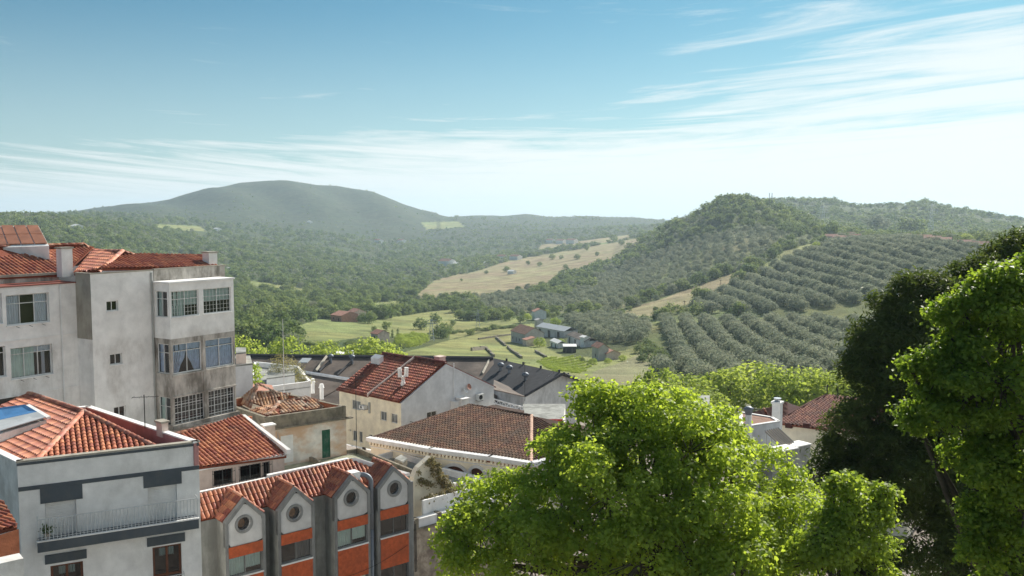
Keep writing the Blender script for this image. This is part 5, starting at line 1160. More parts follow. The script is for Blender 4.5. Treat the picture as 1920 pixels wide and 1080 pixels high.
# tiled planes
tiles(E, [E0, Em, E1, Rr, Rl], m_tileE, .3, .42, base=m_tilebase); tiles(E, [E1, E2, Rr], m_tileE, .3, .42, base=m_tilebase); tiles(E, [E2, E3, Rr], m_tileE, .3, .42, base=m_tilebase)
bE = [Vector((Rl.x + 2, Rl.y + 4, zE)), E3 + Vector((3, 4, 0))]
MB().slab([E3, bE[1], bE[0], E0, Rl, Rr], (0, 0, -.15)).build('rear_roof', m_tileE, E)
ridge(E, E2, Rr, m_ridgeE, r=.16); ridge(E, E1, Rr, m_tileE, r=.13); ridge(E, Rl, Rr, m_tileE, r=.16, l=.5); ridge(E, E0, Rl, m_tileE, r=.15, l=.5)
seq = [E0, Em, E1, E2, E3]; arches = [(zD(902, 940), .95, .42), (zD(1059, 965), .62, .55)]
for i in range(4):
    Wl = Wall(seq[i], seq[i + 1]); z1 = zE - .2; holes = []
    for (uv, hw, hh) in arches:
        s_, z_ = Wl.hit(*uv)
        if .2 < s_ - hw and s_ + hw < Wl.L - .05 and i in (1, 2, 0): holes.append((s_, z_, hw, hh))
    # arched openings: the wall is cut into columns, the arch head filled by a fan
    rects = [(s_ - hw, s_ + hw, z_ - hh * 3.5, z_ + hh) for s_, z_, hw, hh in holes]
    mb = MB(); Wl.sheet(mb, 0, Wl.L, -24.5, z1, rects, depth=.25)
    for s_, z_, hw, hh in holes:
        n = 12; zsprg = z_ + hh - min(hw, hh * 1.6); ah = z_ + hh - zsprg
        for sg in (-1, 1):
            arc = [(s_ + sg * hw * math.cos(math.pi / 2 * k / n), zsprg + ah * math.sin(math.pi / 2 * k / n)) for k in range(n + 1)]
            for k in range(n): mb.poly([Wl.at(s_ + sg * hw, z_ + hh), Wl.at(*arc[k]), Wl.at(*arc[k + 1])])
    mb.build('wall', m_creamE, E)
    for s_, z_, hw, hh in holes:
        n = 24; zsprg = z_ + hh - min(hw, hh * 1.6); ah = z_ + hh - zsprg; mb = MB()
        for k in range(n):
            an, bn = math.pi * k / n, math.pi * (k + 1) / n
            mb.hexa([Wl.at(s_ + (hw + e) * math.cos(q), zsprg + (ah + e) * math.sin(q), o_) for o_ in (.002, .08) for q, e in ((an, .0), (an, .24), (bn, .24), (bn, .0))])
        aw = mb.build('arched_window', m_gab, E)
        mb = MB(); Wl.block(mb, (s_ - hw, s_ + hw, z_ - hh * 3.5, z_ + hh - .002), -.3, -.25); mb.build('pane', m_wood, aw)
    # cornice: stepped mouldings and dentils
    blk(E, 'gutter_wall', m_gab, Wl, (-.1, Wl.L + .1, zE - .12, zE + .16), -.05, .5); blk(E, 'cornice', m_gab, Wl, (-.06, Wl.L + .06, zE - .24, zE - .122), .0, .32)
    mb = MB(); n = int(Wl.L / .34)
    for k in range(n): Wl.block(mb, (k * .34, k * .34 + .18, zE - .5, zE - .242), .003, .22)
    mb.build('dentils', m_creamE, E, 'stuff'); blk(E, 'cornice_brick_course', m_brick, Wl, (0, Wl.L, zE - .44, zE - .30), .001, .06)  # brick-coloured course set back between the dentils
    blk(E, 'string_course', m_gab, Wl, (0, Wl.L, zE - .72, zE - .64), .003, .07)
    blk(E, 'inner_gutter', m_creamE, Wl, (0, Wl.L, zE + .0, zE + .1), -.4, -.052)
for a, b in ((E3, bE[1]), (bE[1], bE[0]), (bE[0], E0)): wallpart(E, Wall(a, b), m_creamE, -24.5, zE)
MB().slab([P(*zD(1130, 470), 85), P(*zD(1175, 458), 88), P(*zD(1400, 500), 88), P(*zD(1370, 530), 83)], (0, 0, -.2)).build('rear_low_roof', m_tileE, E)
# small red-banded building behind its right end
za = P(1020, 782, 92).z; lowbox('white_shop_building', [P(985, 800, 90), P(1055, 800, 90), P(1060, 795, 98), P(980, 795, 98)], -24.5, za, m_whiteA, 'low white building with a red painted band behind the brown roof', 'building')
Wb_ = Wall(P(985, 800, 90), P(1055, 800, 90)); tg = thing('red_sign_band', Wb_.at(Wb_.L / 2, za - .5, .05), 'red painted fascia band along the top of the low white building', 'fascia'); mb = MB(); Wb_.block(mb, (0, Wb_.L, za - .35, za + .25), .01, .12); mb.build('band', m_red, tg)

# ------------------------------------------------------------------ G: long dark sheds
G = thing('long_shed', P(700, 760, 116), 'long low shed with a dark brown fibre-cement roof running behind the houses', 'shed')
zRg = -18.9; zEv = -23.4
RL, RR = PZ(380, 667, zRg), PZ(925, 673, zRg); EL_, ER_ = Vector((RL.x, RL.y - 14, zEv)), Vector((RR.x + 1, RR.y - 16, zEv))
mb = MB(); mb.slab([EL_, ER_, RR, RL], (0, 0, -.15)); mb.build('roof', m_grey, G)
mb = MB(); bL, bR2 = RL + Vector((0, 14, -4.5)), RR + Vector((0, 14, -4.5)); mb.slab([RL, RR, bR2, bL], (0, 0, -.15)); mb.build('rear_roof', m_grey, G)
mb = MB(); 
for a, b in ((EL_, ER_), (bR2, bL)): Wl = Wall(a, b); Wl.sheet(mb, 0, Wl.L, -27, a.z - .05)
mb.build('wall', m_greyW, G)
MB().tube([RL + Vector((0, 0, .05)), RR + Vector((0, 0, .05))], .3, 6).build('ridge_cap', m_greyD, G)
def onG(u, v): 
    r = ray(u, v); n = (ER_ - EL_).cross(RL - EL_); t = EL_.dot(n) / r.dot(n); return r * t
for (u0, v0, u1, v1) in ((612, 671, 592, 698),):
    MB().tube([onG(u0, v0) + Vector((0, 0, .2)), onG(u1, v1) + Vector((0, 0, .2))], .22, 4).build('parapet_rib', m_beige, G)
for (u0, v0, u1, v1) in ((619, 677, 598, 697), (658, 679, 632, 704)): MB().tube([onG(u0, v0) + Vector((0, 0, .05)), onG(u1, v1) + Vector((0, 0, .05))], .14, 5).build('roof_pipe', m_greyD, G)
for k, (u_, v_2) in enumerate(((620, 677), (660, 678))):
    q_ = onG(u_, v_2); t = thing('roof_cowl', q_, ('left' if k == 0 else 'right') + ' one of the two round metal vent cowls on the long brown shed roof', 'vent cowl')
    MB().tube([q_ - Vector((0, 0, .3)), q_ + Vector((0, 0, .5))], .18, 8).build('pipe', m_duct, t); MB().tube([q_ + Vector((0, 0, .45)), q_ + Vector((0, 0, .6)), q_ + Vector((0, 0, .8)), q_ + Vector((0, 0, .95))], [.25, .42, .38, .12], 10).build('hood', m_duct, t, smooth=True)
q_ = onG(568, 681); MB().slab([q_ + Vector((-.5, -.5, .1)), q_ + Vector((.7, -.5, .1)), q_ + Vector((1.0, .6, .5)), q_ + Vector((-.2, .6, .5))], (0, 0, .1)).build('skylight', m_paleblue, G)
# lower shed in front
G2 = thing('front_shed', P(620, 760, 104), 'lower brown-roofed shed in front of the long shed, left of the red-roofed house', 'shed')
a, b = PZ(500, 688, -18.6), PZ(660, 714, -18.6); dn = Vector((b.y - a.y, -(b.x - a.x), 0)).normalized()
if dn.y > 0: dn = -dn
MB().slab([a + dn * 11 - Vector((0, 0, 3.0)), b + dn * 11 - Vector((0, 0, 3.0)), b, a], (0, 0, -.15)).build('roof', m_grey, G2)
MB().tube([a + Vector((0, 0, .1)), b + Vector((0, 0, .1))], .2, 6).build('ridge_cap', m_gab, G2)
Wl = Wall(a + dn * 11, b + dn * 11); wallpart(G2, Wl, m_greyW, -27, -24)
for (u_, v_2), hh, lb in (((586, 722), 1.2, 'white chimney pot standing behind the flat white roof'), ((603, 733), 1.3, 'short white chimney post on the brown shed roof beside the red-roofed house')):
    q_ = P(u_, v_2, 97); t = thing('chimney_pot', q_, lb, 'chimney'); MB().tube([q_ - Vector((0, 0, .9)), q_ + Vector((0, 0, hh * .25))], .22, 8).build('stack', m_whiteA, t); MB().tube([q_ + Vector((0, 0, hh * .26)), q_ + Vector((0, 0, hh * .6))], [.32, .2], 8).build('pot', m_whiteA, t)
# right dark shed with gable
G3 = thing('dark_gabled_shed', P(1000, 780, 108), 'dark charcoal gabled shed with a pale gable wall, right of the white gabled house', 'shed')
ap3 = PZ(1055.6, 699.6, zRg); rd3 = PZ(926, 671.5, zRg); gl_, gr_ = PZ(983, 742, -20.9), PZ(1087, 714, -20.9)
off = (rd3 - ap3)
MB().slab([gl_, ap3, ap3 + off, gl_ + off], (0, 0, -.15)).build('roof', m_greyD, G3); MB().slab([ap3, gr_, gr_ + off, ap3 + off], (0, 0, -.15)).build('rear_roof', m_greyD, G3)
Wg3 = Wall(gl_, gr_); s_a = (Vector((ap3.x, ap3.y, 0)) - Wg3.p0).dot(Wg3.h); mb = MB(); Wg3.sheet(mb, 0, Wg3.L, -27, -21); mb.poly([Wg3.at(0, -21), Wg3.at(Wg3.L, -21), Wg3.at(s_a, zRg - .1)]); mb.build('gable_wall', m_greyW, G3)
mb = MB()
for a, b in ((gl_, ap3), (ap3, gr_)): mb.tube([a + Wg3.n * .15, b + Wg3.n * .15], .16, 4)
mb.build('bargeboard', m_greyD, G3)
o_ = gl_ + off; Wl = Wall(Vector((o_.x, o_.y, 0)), gl_); wallpart(G3, Wl, m_greyW, -27, -21)
def onR(u, v):
    r = ray(u, v); n = (ap3 - gl_).cross(off); t = gl_.dot(n) / r.dot(n); return r * t
for k, (u_, v_2) in enumerate(((939, 694), (955, 699), (985, 713))):
    q_ = onR(u_, v_2); t = thing('roof_cowl', q_, ('leftmost', 'middle', 'nearest')[k] + ' of the three round metal cowls on the dark charcoal roof', 'vent cowl')
    MB().tube([q_ - Vector((0, 0, .3)), q_ + Vector((0, 0, .5))], .2, 8).build('pipe', m_duct, t); MB().tube([q_ + Vector((0, 0, .45)), q_ + Vector((0, 0, .6)), q_ + Vector((0, 0, .85)), q_ + Vector((0, 0, 1.0))], [.28, .45, .40, .12], 10).build('hood', m_duct, t, smooth=True)
MB().tube([onR(920, 672) + Vector((0, 0, .2)), onR(904, 703) + Vector((0, 0, .2))], .2, 4).build('parapet_rib', m_beige, G3)
for k in range(4): q_ = ap3.lerp(rd3, k / 4 + .05); MB().tube([q_, q_ + Vector((0, 0, .32))], .13, 6).build('ridge_vent', m_greyD, G3)
for k in range(2): q_ = ap3.lerp(gr_, .3 + k * .35); MB().tube([q_, q_ + Vector((0, 0, .32))], .13, 6).build('ridge_vent', m_greyD, G3)
# open lean-to with trusses between
LT = thing('lean_to_roof', P(950, 770, 100), 'open lean-to canopy on pale steel trusses beside the dark shed', 'canopy')
MB().slab([P(925, 730, 99), P(983, 743, 103), P(985, 738, 108), P(926, 712, 108)], (0, 0, -.1)).build('roof', m_grey, LT)
mb = MB(); a, b, c, d = P(925, 748, 99), P(983, 764, 103), P(925, 756, 99), P(983, 772, 103)
for q0, q1 in ((a, b), (c, d)): mb.tube([q0, q1], .09, 5)
for k in range(6): x, y = k / 6, (k + .5) / 6; mb.tube([a.lerp(b, x), c.lerp(d, y)], .06, 4); mb.tube([c.lerp(d, y), a.lerp(b, (k + 1) / 6)], .06, 4)
mb.build('truss', m_gab, LT)
for x in (.02, .98): q_ = c.lerp(d, x); MB().tube([q_, Vector((q_.x, q_.y, -25))], .12, 6).build('post', m_gab, LT)
antenna(P(984, 752, 98), 4.3, 'tall thin rusty aerial mast standing against the dark shed gable', lean=.0)

# ------------------------------------------------------------------ L: white flat roofs and neighbours at mid left
za = P(560, 716, 88).z
lowbox('flat_roofed_house', [P(470, 735, 84), P(583, 738, 88), P(560, 716, 97), P(478, 707, 100)], -25, za, m_whiteA, 'white flat-roofed house with a shrub growing on its roof behind the derelict house', 'house', m_whiteA)
lowbox('pale_roof_hut', [P(500, 722, 86), P(553, 722, 88), P(551, 712, 93), P(505, 712, 92)], za - .4, za + .6, m_whiteA, 'small white hut on the flat roof beside the shrub', 'hut')
q_ = P(537, 723, 90); sh = thing('roof_shrub', q_, 'straw-green bushy shrub growing on the white flat roof', 'shrub')
cc, nr2, rn2, _ = crown_cloud([(tuple(q_ + Vector((0, 0, 1.4))), (1.7, 1.5, 1.5)), (tuple(q_ + Vector((-.5, 0, 2.4))), (.95, .9, .9)), (tuple(q_ + Vector((1.4, 0, .6))), (1.2, 1, .6))], 420, 6, .22, .3, .35)
link('leaves', quads_mesh('leaves', cc - np.array(q_), nr2, .19, .35, rn2), f_dry, sh, 'stuff'); mb = MB()
for k in range(9): an = k * .7; mb.tube([q_ - Vector((0, 0, .6)), q_ + Vector((.5 * math.cos(an), .5 * math.sin(an), .9)), q_ + Vector((1.2 * math.cos(an), 1.2 * math.sin(an), 2))], [.05, .03, .01], 4)
mb.build('stem', m_bark, sh)
mst = P(533, 741, 82); t = thing('aerial_mast', mst, 'very tall thin pale aerial mast rising in front of the roof shrub', 'mast'); MB().tube([mst, P(530, 598, 82)], [.045, .02], 6).build('pole', m_white, t)
bq = [P(440, 720, 70), P(474, 716, 71), P(470, 708, 75), P(438, 708, 75)]
lowbox('stair_tower', bq, -25, P(460, 686, 70.5).z, m_gab, 'white stair tower with a pale pink top just right of the apartment block', 'building')
lowbox('pink_roof_room', [P(443, 700, 70.5), P(462, 698, 71), P(462, 690, 73.5), P(443, 690, 73.5)], P(460, 686, 70.5).z, P(455, 664, 70.7).z, m_pinkK, 'small pink roof room on top of the white stair tower', 'roof room')
q_ = P(478, 708, 74); t = thing('climbing_plant', q_, 'bright yellow-green creeper hanging beside the white stair tower', 'plant')
cc, nr2, rn2, _ = crown_cloud([(tuple(P(477, 690, 74)), (.3, .3, .5)), (tuple(P(479, 700, 74)), (.35, .3, .6)), (tuple(P(481, 709, 74)), (.5, .3, .5))], 60, 6, .15, .2, .3); link('leaves', quads_mesh('leaves', cc - np.array(q_), nr2, .2, .6, rn2), f_lime, t, 'stuff'); MB().tube([q_ - Vector((0, 0, 1)), P(477, 690, 74)], .04, 4).build('stem', m_bark, t)
rp_ = thing('red_lean_to', P(470, 740, 76), 'low red tiled lean-to roof behind the derelict house', 'roof'); MB().slab([P(440, 745, 74), P(520, 748, 77), P(510, 722, 84), P(440, 712, 82)], (0, 0, -.12)).build('roof', m_pinkroof, rp_)
MB().slab([P(440, 745, 74) - Vector((0, 0, .13)), P(520, 748, 77) - Vector((0, 0, .13)), P(510, 722, 84) - Vector((0, 0, .13)), P(440, 712, 82) - Vector((0, 0, .13))], (0, 0, -5)).build('wall', m_whiteA, rp_)
antenna(P(669, 868, 66), 6.6, 'slender pale aerial with crossbars in front of the cream wall', lean=0)

# ------------------------------------------------------------------ ivy-clad gable and crumbling wall, lower middle
IV = thing('overgrown_ruin', P(810, 960, 54), 'ruined cream gable overgrown with creeper beside the gabled block', 'ruin')
ia, ib = P(776, 930, 52), P(905, 930, 55.5); WI = Wall(ia, ib)
pl = [WI.hit(*zR(x, y)) for x, y in ((70, 245), (110, 165), (215, 72), (255, 120), (330, 230), (420, 330), (640, 420), (900, 380))]
mb = MB(); n = len(pl)
for k in range(n - 1): mb.hexa([WI.at(pl[k][0], -24.5, -.4), WI.at(pl[k + 1][0], -24.5, -.4), WI.at(pl[k + 1][0], -24.5, 0), WI.at(pl[k][0], -24.5, 0), WI.at(*pl[k], -.4), WI.at(*pl[k + 1], -.4), WI.at(*pl[k + 1], 0), WI.at(*pl[k], 0)])
mb.build('gable_wall', m_creamE, IV)
WI2 = Wall(WI.at(.1, 0, 1.2), WI.at(5.5, 0, 1.2)); z_t = WI2.hit(*zR(200, 432))[1]; blk(IV, 'front_wall', m_whiteA, WI2, (-.3, WI2.L, -24.5, z_t), -.15, 0)
lob = []
for x, y, r_ in ((215, 85, .28), (180, 115, .3), (235, 140, .42), (240, 190, .5), (290, 250, .6), (330, 300, .55), (380, 330, .6), (300, 340, .5), (350, 390, .6), (120, 265, .3), (160, 280, .3), (200, 300, .3), (140, 380, .35), (220, 370, .4), (100, 400, .3), (150, 470, .45), (130, 510, .35), (430, 350, .4), (500, 375, .35), (570, 395, .3), (620, 410, .3), (100, 190, .22), (870, 375, .3), (930, 365, .25)):
    s_, z_ = WI.hit(*zR(x, y)); lob.append((tuple(WI.at(s_, z_, .25 if y < 330 else .9)), (r_ * .62, r_ * .25, r_ * .55)))
cc, nr2, rn2, _ = crown_cloud(lob, 520, 6, .10, .1, .3); link('creeper', quads_mesh('creeper', cc - np.array(WL[IV.name]), nr2, .15, .6, rn2), f_ivy, IV, 'stuff')
RW = thing('crumbling_wall', P(800, 1060, 50), 'tall crumbling stone and plaster retaining wall with a low grey parapet, beside the leafy tree', 'wall')
wa, wb = P(774, 1000, 50), P(890, 975, 53); Wc_ = Wall(wa, wb); zc_ = Wc_.hit(*zR(110, 685))[1]; zp = Wc_.hit(*zR(110, 605))[1]
blk(RW, 'retaining_wall', m_ruin2, Wc_, (-.2, Wc_.L + 2, -24.5, zc_), -.5, 0); blk(RW, 'ledge', m_parC, Wc_, (-.2, Wc_.L + 2, zc_ + .002, zc_ + .07), -.4, .12)
blk(RW, 'parapet', m_gab, Wc_, (-.2, Wc_.L + 2, zc_ + .075, zp), -.25, 0); blk(RW, 'coping', m_whiteA, Wc_, (-.2, Wc_.L + 2, zp + .002, zp + .06), -.3, .05)
for x in (90, 285): s_ = Wc_.hit(*zR(x, 600))[0]; blk(RW, 'parapet_pier', m_parC, Wc_, (s_ - .14, s_ + .14, zc_ + .074, zp + .1), -.3, .07)

# ------------------------------------------------------------------ lower left red roof corner
LL = thing('old_brown_house', P(0, 1060, 30), 'corner of an old house with a broken red tile roof at the lower left edge', 'house')
q0, q1, q2, q3 = P(-60, 1010, 29), P(*zA(104, 788), 30.5), P(*zA(20, 640), 32), P(-60, 930, 32)
tiles(LL, [q0, q1, q2, q3], m_tile, .22, .38, base=m_tilebase)
Wl = Wall(P(-60, 1020, 28.9), P(*zA(112, 800), 30.4)); wallpart(LL, Wl, m_brick, -24, P(*zA(104, 800), 30.4).z)
Wl2 = Wall(P(-60, 1060, 27.4), P(*zA(140, 970), 28.4)); blk(LL, 'white_ledge', m_whiteB, Wl2, (0, Wl2.L, -24, P(*zA(100, 975), 28.4).z), -.6, 0)

# ------------------------------------------------------------------ H: houses at the right between the trees
H = thing('brown_roofed_house', P(1520, 860, 72), 'cream house with a big dark red hipped roof half hidden by the dark pine', 'house')
zH_ = P(*zH(530, 398), 70).z
ha, hb2 = PZ(*zH(530, 396), zH_), PZ(*zH(985, 455), zH_); hd = (hb2 - ha).normalized(); hc = ha + hd * 9.5; WH = Wall(ha, hc)
wallpart(H, WH, m_creamE, -26, zH_)
nH = -WH.n; tp0, tp1 = P(*zH(1085, 66), 78), None; tp1 = tp0 + hd * 3
tiles(H, [ha + WH.n * .3 - hd * .3, hc + WH.n * .3, tp1, tp0], m_tileH, .3, .42, base=m_tilebase)
bk0 = ha + nH * 9 - hd * .3; tiles(H, [bk0, ha + WH.n * .3 - hd * .3, tp0], m_tileH, .3, .42, base=m_tilebase)
MB().slab([bk0, tp0, tp1, hc + nH * 9], (0, 0, -.1)).build('rear_roof', m_tileH, H)
for a, b in ((Vector((bk0.x, bk0.y, 0)), ha), (hc, hc + nH * 9)): wallpart(H, Wall(a, b), m_creamE, -26, zH_)
for dx in (0, .9):
    q_ = tp0 + hd * dx; MB().tube([q_, q_ + Vector((0, 0, .9))], .05, 5).build('finial', m_iron, H)
for x in (640, 850): s_, z_ = WH.hit(*zH(x, 415)); blk(H, 'eave_corbel', m_tileH, WH, (s_ - .25, s_ + .25, z_ - .25, z_ + .12), .0, .35)
H2 = thing('small_hip_roof_house', P(1450, 800, 76), 'small house with a low reddish hipped roof behind the white chimney', 'house')
zh2 = P(*zH(205, 290), 74).z; a, b, c_, ap4 = PZ(*zH(190, 292), zh2), PZ(*zH(620, 400), zh2 - .2), PZ(*zH(790, 215), zh2 + .2), P(*zH(610, 158), 80)
tiles(H2, [a, b, ap4], m_tileH, .3, .42, base=m_tilebase); MB().slab([b, c_, ap4], (0, 0, -.1)).build('roof_slope', m_tileH, H2); Wl = Wall(a, b); wallpart(H2, Wl, m_creamE, -26, zh2 - .25)
ridge(H2, PZ(*zH(365, 300), zh2 + .02), PZ(*zH(335, 235), zh2 + .6), m_tileR, r=.1)
H3 = thing('terrace_house', P(1430, 830, 64), 'pale blue-white house with a flat brown terrace roof and slanted wooden canopy', 'house')
zt7 = P(*zH(200, 430), 63).z
q = [PZ(*zH(60, 455), zt7), PZ(*zH(522, 385), zt7), PZ(*zH(435, 335), zt7), PZ(*zH(40, 270), zt7)]
for i in range(4):
    Wl = Wall(q[i], q[(i + 1) % 4]); wallpart(H3, Wl, m_gab if i != 1 else m_creamE, -26, zt7)
    blk(H3, 'coping', m_whiteA, Wl, (-.03, Wl.L + .03, zt7, zt7 + .06), -.2, .05)
MB().slab([Vector((p_.x, p_.y, zt7 - .05)) for p_ in q], (0, 0, .04)).build('terrace_floor', m_farmroof, H3)
cp = [P(*zH(345, 495), 61), P(*zH(500, 462), 62.5), P(*zH(692, 640), 61), P(*zH(535, 672), 59.5)]
can = MB().slab(cp, (0, 0, -.08)).build('canopy', M('canopy_boards', (.36, .27, .2), var=.3, scale=4, dirt=(.15, .11, .09)), H3)
for i in range(7):
    f = i / 6; a, b = cp[0].lerp(cp[1], f), cp[3].lerp(cp[2], f); MB().tube([a + Vector((0, 0, .03)), b + Vector((0, 0, .03))], .05, 4).build('rafter', m_shut, can)
for k in range(4):
    q_ = cp[0].lerp(cp[3], .08 + k * .3); MB().tube([q_ - Vector((0, 0, .1)), Vector((q_.x, q_.y, cp[3].z - 1.2))], .05, 4).build('mullion', m_white, H3)
for (x0, y0, x1, y1, dd, dz) in ((438, 800, 565, 765, 57.5, 0), (540, 742, 735, 718, 58, 0), (725, 690, 888, 680, 60, 0)):
    a, b = P(*zH(x0, y0), dd), P(*zH(x1, y1), dd + .8); Wl = Wall(a, b); mb = MB(); Wl.block(mb, (0, Wl.L, -26, a.z), -1.0, 0); mb.build('block_wall', m_conF2, H3); blk(H3, 'block_coping', m_whiteA, Wl, (-.05, Wl.L + .05, a.z, a.z + .06), -1.05, .06)
pc = P(*zH(490, 330), 68); chm = chimney_box(None, 'white_chimney', m_whiteA, xy(pc), .85, .9, zt7 - 1.5, P(*zH(490, 160), 68).z, WH) if False else None
t = thing('white_chimney', P(*zH(488, 345), 68), 'tall white square chimney with a flared cap in front of the red hipped roofs', 'chimney')
chimney_box(t, 'stack', m_whiteA, xy(pc), .62, .62, zt7 - 1.5, P(*zH(490, 165), 68).z, Wall((0, 0), (.83, -.56)), None); zt8 = P(*zH(490, 150), 68).z
chimney_box(t, 'cap', m_whiteA, xy(pc), .78, .78, zt8 - .1, zt8 + .05, Wall((0, 0), (.83, -.56)), None); MB().tube([Vector((pc.x, pc.y, zt8)), Vector((pc.x, pc.y, zt8 + .3))], [.2, .3], 8).build('pot', m_galv, t)
q_ = P(*zH(150, 300), 60); t = thing('chimney_cowl', q_, 'round-headed metal chimney cowl on a pale post at the edge of the leafy tree', 'chimney cowl')
MB().tube([q_ - Vector((0, 0, 3)), q_], .22, 8).build('stack', m_whiteA, t); MB().tube([q_ - Vector((0, 0, .1)), P(*zH(150, 245), 60), P(*zH(150, 225), 60), P(*zH(150, 203), 60)], [.17, .3, .34, .14], 10).build('hood', m_duct, t, smooth=True)
lowbox('low_brown_roofed_shed', [P(1285, 790, 88), P(1330, 796, 88), P(1330, 790, 95), P(1285, 788, 95)], -26, P(1300, 770, 88).z, m_creamE, 'low brown-roofed shed glimpsed behind the top of the leafy tree', 'shed')
MB().slab([P(1283, 770, 88) + Vector((0, 0, .15)), P(1332, 776, 88) + Vector((0, 0, .15)), P(1330, 765, 95), P(1285, 763, 95)], (0, 0, .1)).build('tile_roof', m_farmroof, bpy.data.objects['low_brown_roofed_shed'])

# ------------------------------------------------------------------ foreground trees
def lobe_px(u, v, d, r, q=1.0): c = P(u, v, d); s = r * d / FPX; return (tuple(c), (s, s * q, s))
def big_tree(name, base, lobes, ncl, per, cr, lsize, mat, label, cat, limbs, trunk_r, aspect=.7, up=.3, fill=.3, group=None, tuft=.42):
    t = thing(name, base, label, cat, group); b = Vector(base)
    sub = []
    for c, r in lobes:                                   # each bough carries its own tufts, with gaps between them
        n = int(np.clip(r[0] * r[0] * 12, 7, 30))
        for k in range(n):
            dv = RNG.normal(size=3); dv[2] += .25; dv /= np.linalg.norm(dv); q = RNG.uniform(.62, 1.0); s_ = tuft * RNG.uniform(.6, 1.5) * min(1, r[0] / .8 + .3)
            sub.append((tuple(np.array(c) + dv * np.array(r) * q), (s_, s_, s_ * .62)))
    cc, nr, rn, cl = crown_cloud(sub, ncl, per, cr, up, fill)
    me = quads_mesh('crown', cc - np.array(base), nr, lsize * RNG.uniform(.6, 1.25, len(cc)), aspect, rn); link('crown', me, mat, t, 'stuff')
    fork = b + Vector((0, 0, limbs)); mb = MB(); mb.tube([b - Vector((0, 0, .5)), b + Vector((.1, 0, limbs * .5)), fork], [trunk_r * 1.2, trunk_r, trunk_r * .8], 12); mb.build('trunk', m_bark, t, smooth=True)
    for c, r in lobes:
        c = Vector(c); m_ = fork.lerp(c, .5) + Vector((random.gauss(0, .2), random.gauss(0, .2), -.2)); MB().tube([fork, m_, c], [trunk_r * .5, trunk_r * .33, trunk_r * .1], 6).build('limb', m_bark, t, smooth=True)
    mb = MB(); k = min(len(cl), 500)                     # twigs joining limbs and leaf clusters
    for i in RNG.choice(len(cl), k, replace=False):
        q = Vector(cl[i]); j = min(range(len(lobes)), key=lambda z: (Vector(lobes[z][0]) - q).length); c = Vector(lobes[j][0]); mb.tube([c.lerp(q, .15), c.lerp(q, .6) + Vector((0, 0, .05)), q], [.022, .014, .006], 3, cap=False)
    mb.build('twigs', m_bark, t, 'stuff'); return t
d0 = 25.
cen = [(1290, 985, 0, 250), (1255, 880, .5, 130), (1200, 830, 0, 110), (1290, 850, -1, 105), (1160, 800, 1, 75), (1110, 770, .8, 55), (1102, 738, 1, 30), (1240, 775, .5, 55), (1190, 765, 1, 48),
       (1330, 815, 0, 65), (1325, 792, 1, 28), (1385, 868, 0, 62), (1375, 822, 1, 30), (1432, 935, -.5, 66), (1480, 925, .5, 42), (1470, 1010, -1, 95), (1500, 1080, -1, 60), (1060, 870, .5, 70), (1020, 890, .5, 45),
       (1050, 960, -.5, 105), (960, 940, .5, 62), (905, 935, .8, 42), (900, 1000, 0, 68), (880, 1050, 0, 55), (1000, 1060, -1, 120), (1140, 930, -1.8, 120), (1330, 930, -2.2, 110), (1200, 1050, -2.6, 130), (1380, 1060, -2.2, 110),
       (1080, 850, 1, 45), (1040, 830, 1.2, 28), (1290, 770, 1, 28), (1215, 745, 1, 30), (870, 970, .5, 35), (860, 1020, .2, 32), (1385, 1085, -3.4, 85), (1310, 1085, -3.2, 80)]
lob = [lobe_px(u, v, d0 + dz, r * .9) for u, v, dz, r in cen]
big_tree('leafy_tree', P(1250, 1180, 25) * 1.0 - Vector((0, 0, 3.6)), lob, 9500, 11, .12, .125, f_lime, 'huge bright green broadleaf tree filling the bottom centre of the view', 'tree', 5.0, .35)
rt = [(1900, 640, 0, 150), (1860, 600, 0, 90), (1810, 590, .3, 55), (1775, 580, .4, 30), (1900, 545, 0, 60), (1850, 545, .3, 40), (1780, 690, 0, 55), (1735, 690, .2, 38), (1710, 697, .2, 20), (1830, 740, -.5, 90), (1760, 770, 0, 50), (1720, 790, .2, 26), (1705, 770, .3, 14), (1830, 840, 0, 60),
      (1900, 800, -.8, 110), (1880, 930, -.2, 75), (1905, 1030, -.4, 85), (1870, 1060, 0, 40), (1960, 700, 0, 160), (1970, 900, 0, 150), (1940, 520, .3, 60), (1990, 560, 0, 90), (1850, 900, .2, 35), (1990, 1040, 0, 120), (1800, 855, .2, 22), (1865, 985, -.6, 60), (1885, 880, -1, 62), (1850, 1030, -.8, 45), (1920, 960, -1.2, 70), (1850, 880, -.4, 40), (1880, 720, -1, 80), (1745, 735, .1, 24), (1790, 640, .2, 40)]
lob = [lobe_px(u, v, 16 + dz * .8, r * .86) for u, v, dz, r in rt]
big_tree('lime_tree', Vector((11.2, 17.4, -15.1)), lob, 6200, 11, .09, .09, f_lime, 'bright yellow-green tree in the right foreground, its branches reaching in from the edge', 'tree', 6.0, .3, tuft=.25)
sm = [(1585, 975, 0, 40), (1578, 928, .2, 26), (1612, 1005, .2, 52), (1640, 970, .3, 26), (1560, 1010, -.3, 55), (1600, 1060, 0, 75), (1530, 1060, -.3, 55), (1640, 1040, .2, 40), (1566, 905, .2, 15), (1590, 910, .1, 16), (1643, 940, .3, 18), (1655, 925, .3, 11), (1610, 950, .2, 22)]
lob = [lobe_px(u, v, 22 + dz, r * .93) for u, v, dz, r in sm]
big_tree('young_leafy_tree', P(1590, 1180, 22) - Vector((0, 0, 5)), lob, 1500, 11, .11, .115, f_lime, 'smaller bright green tree between the huge leafy tree and the dark pine', 'tree', 4.5, .16)
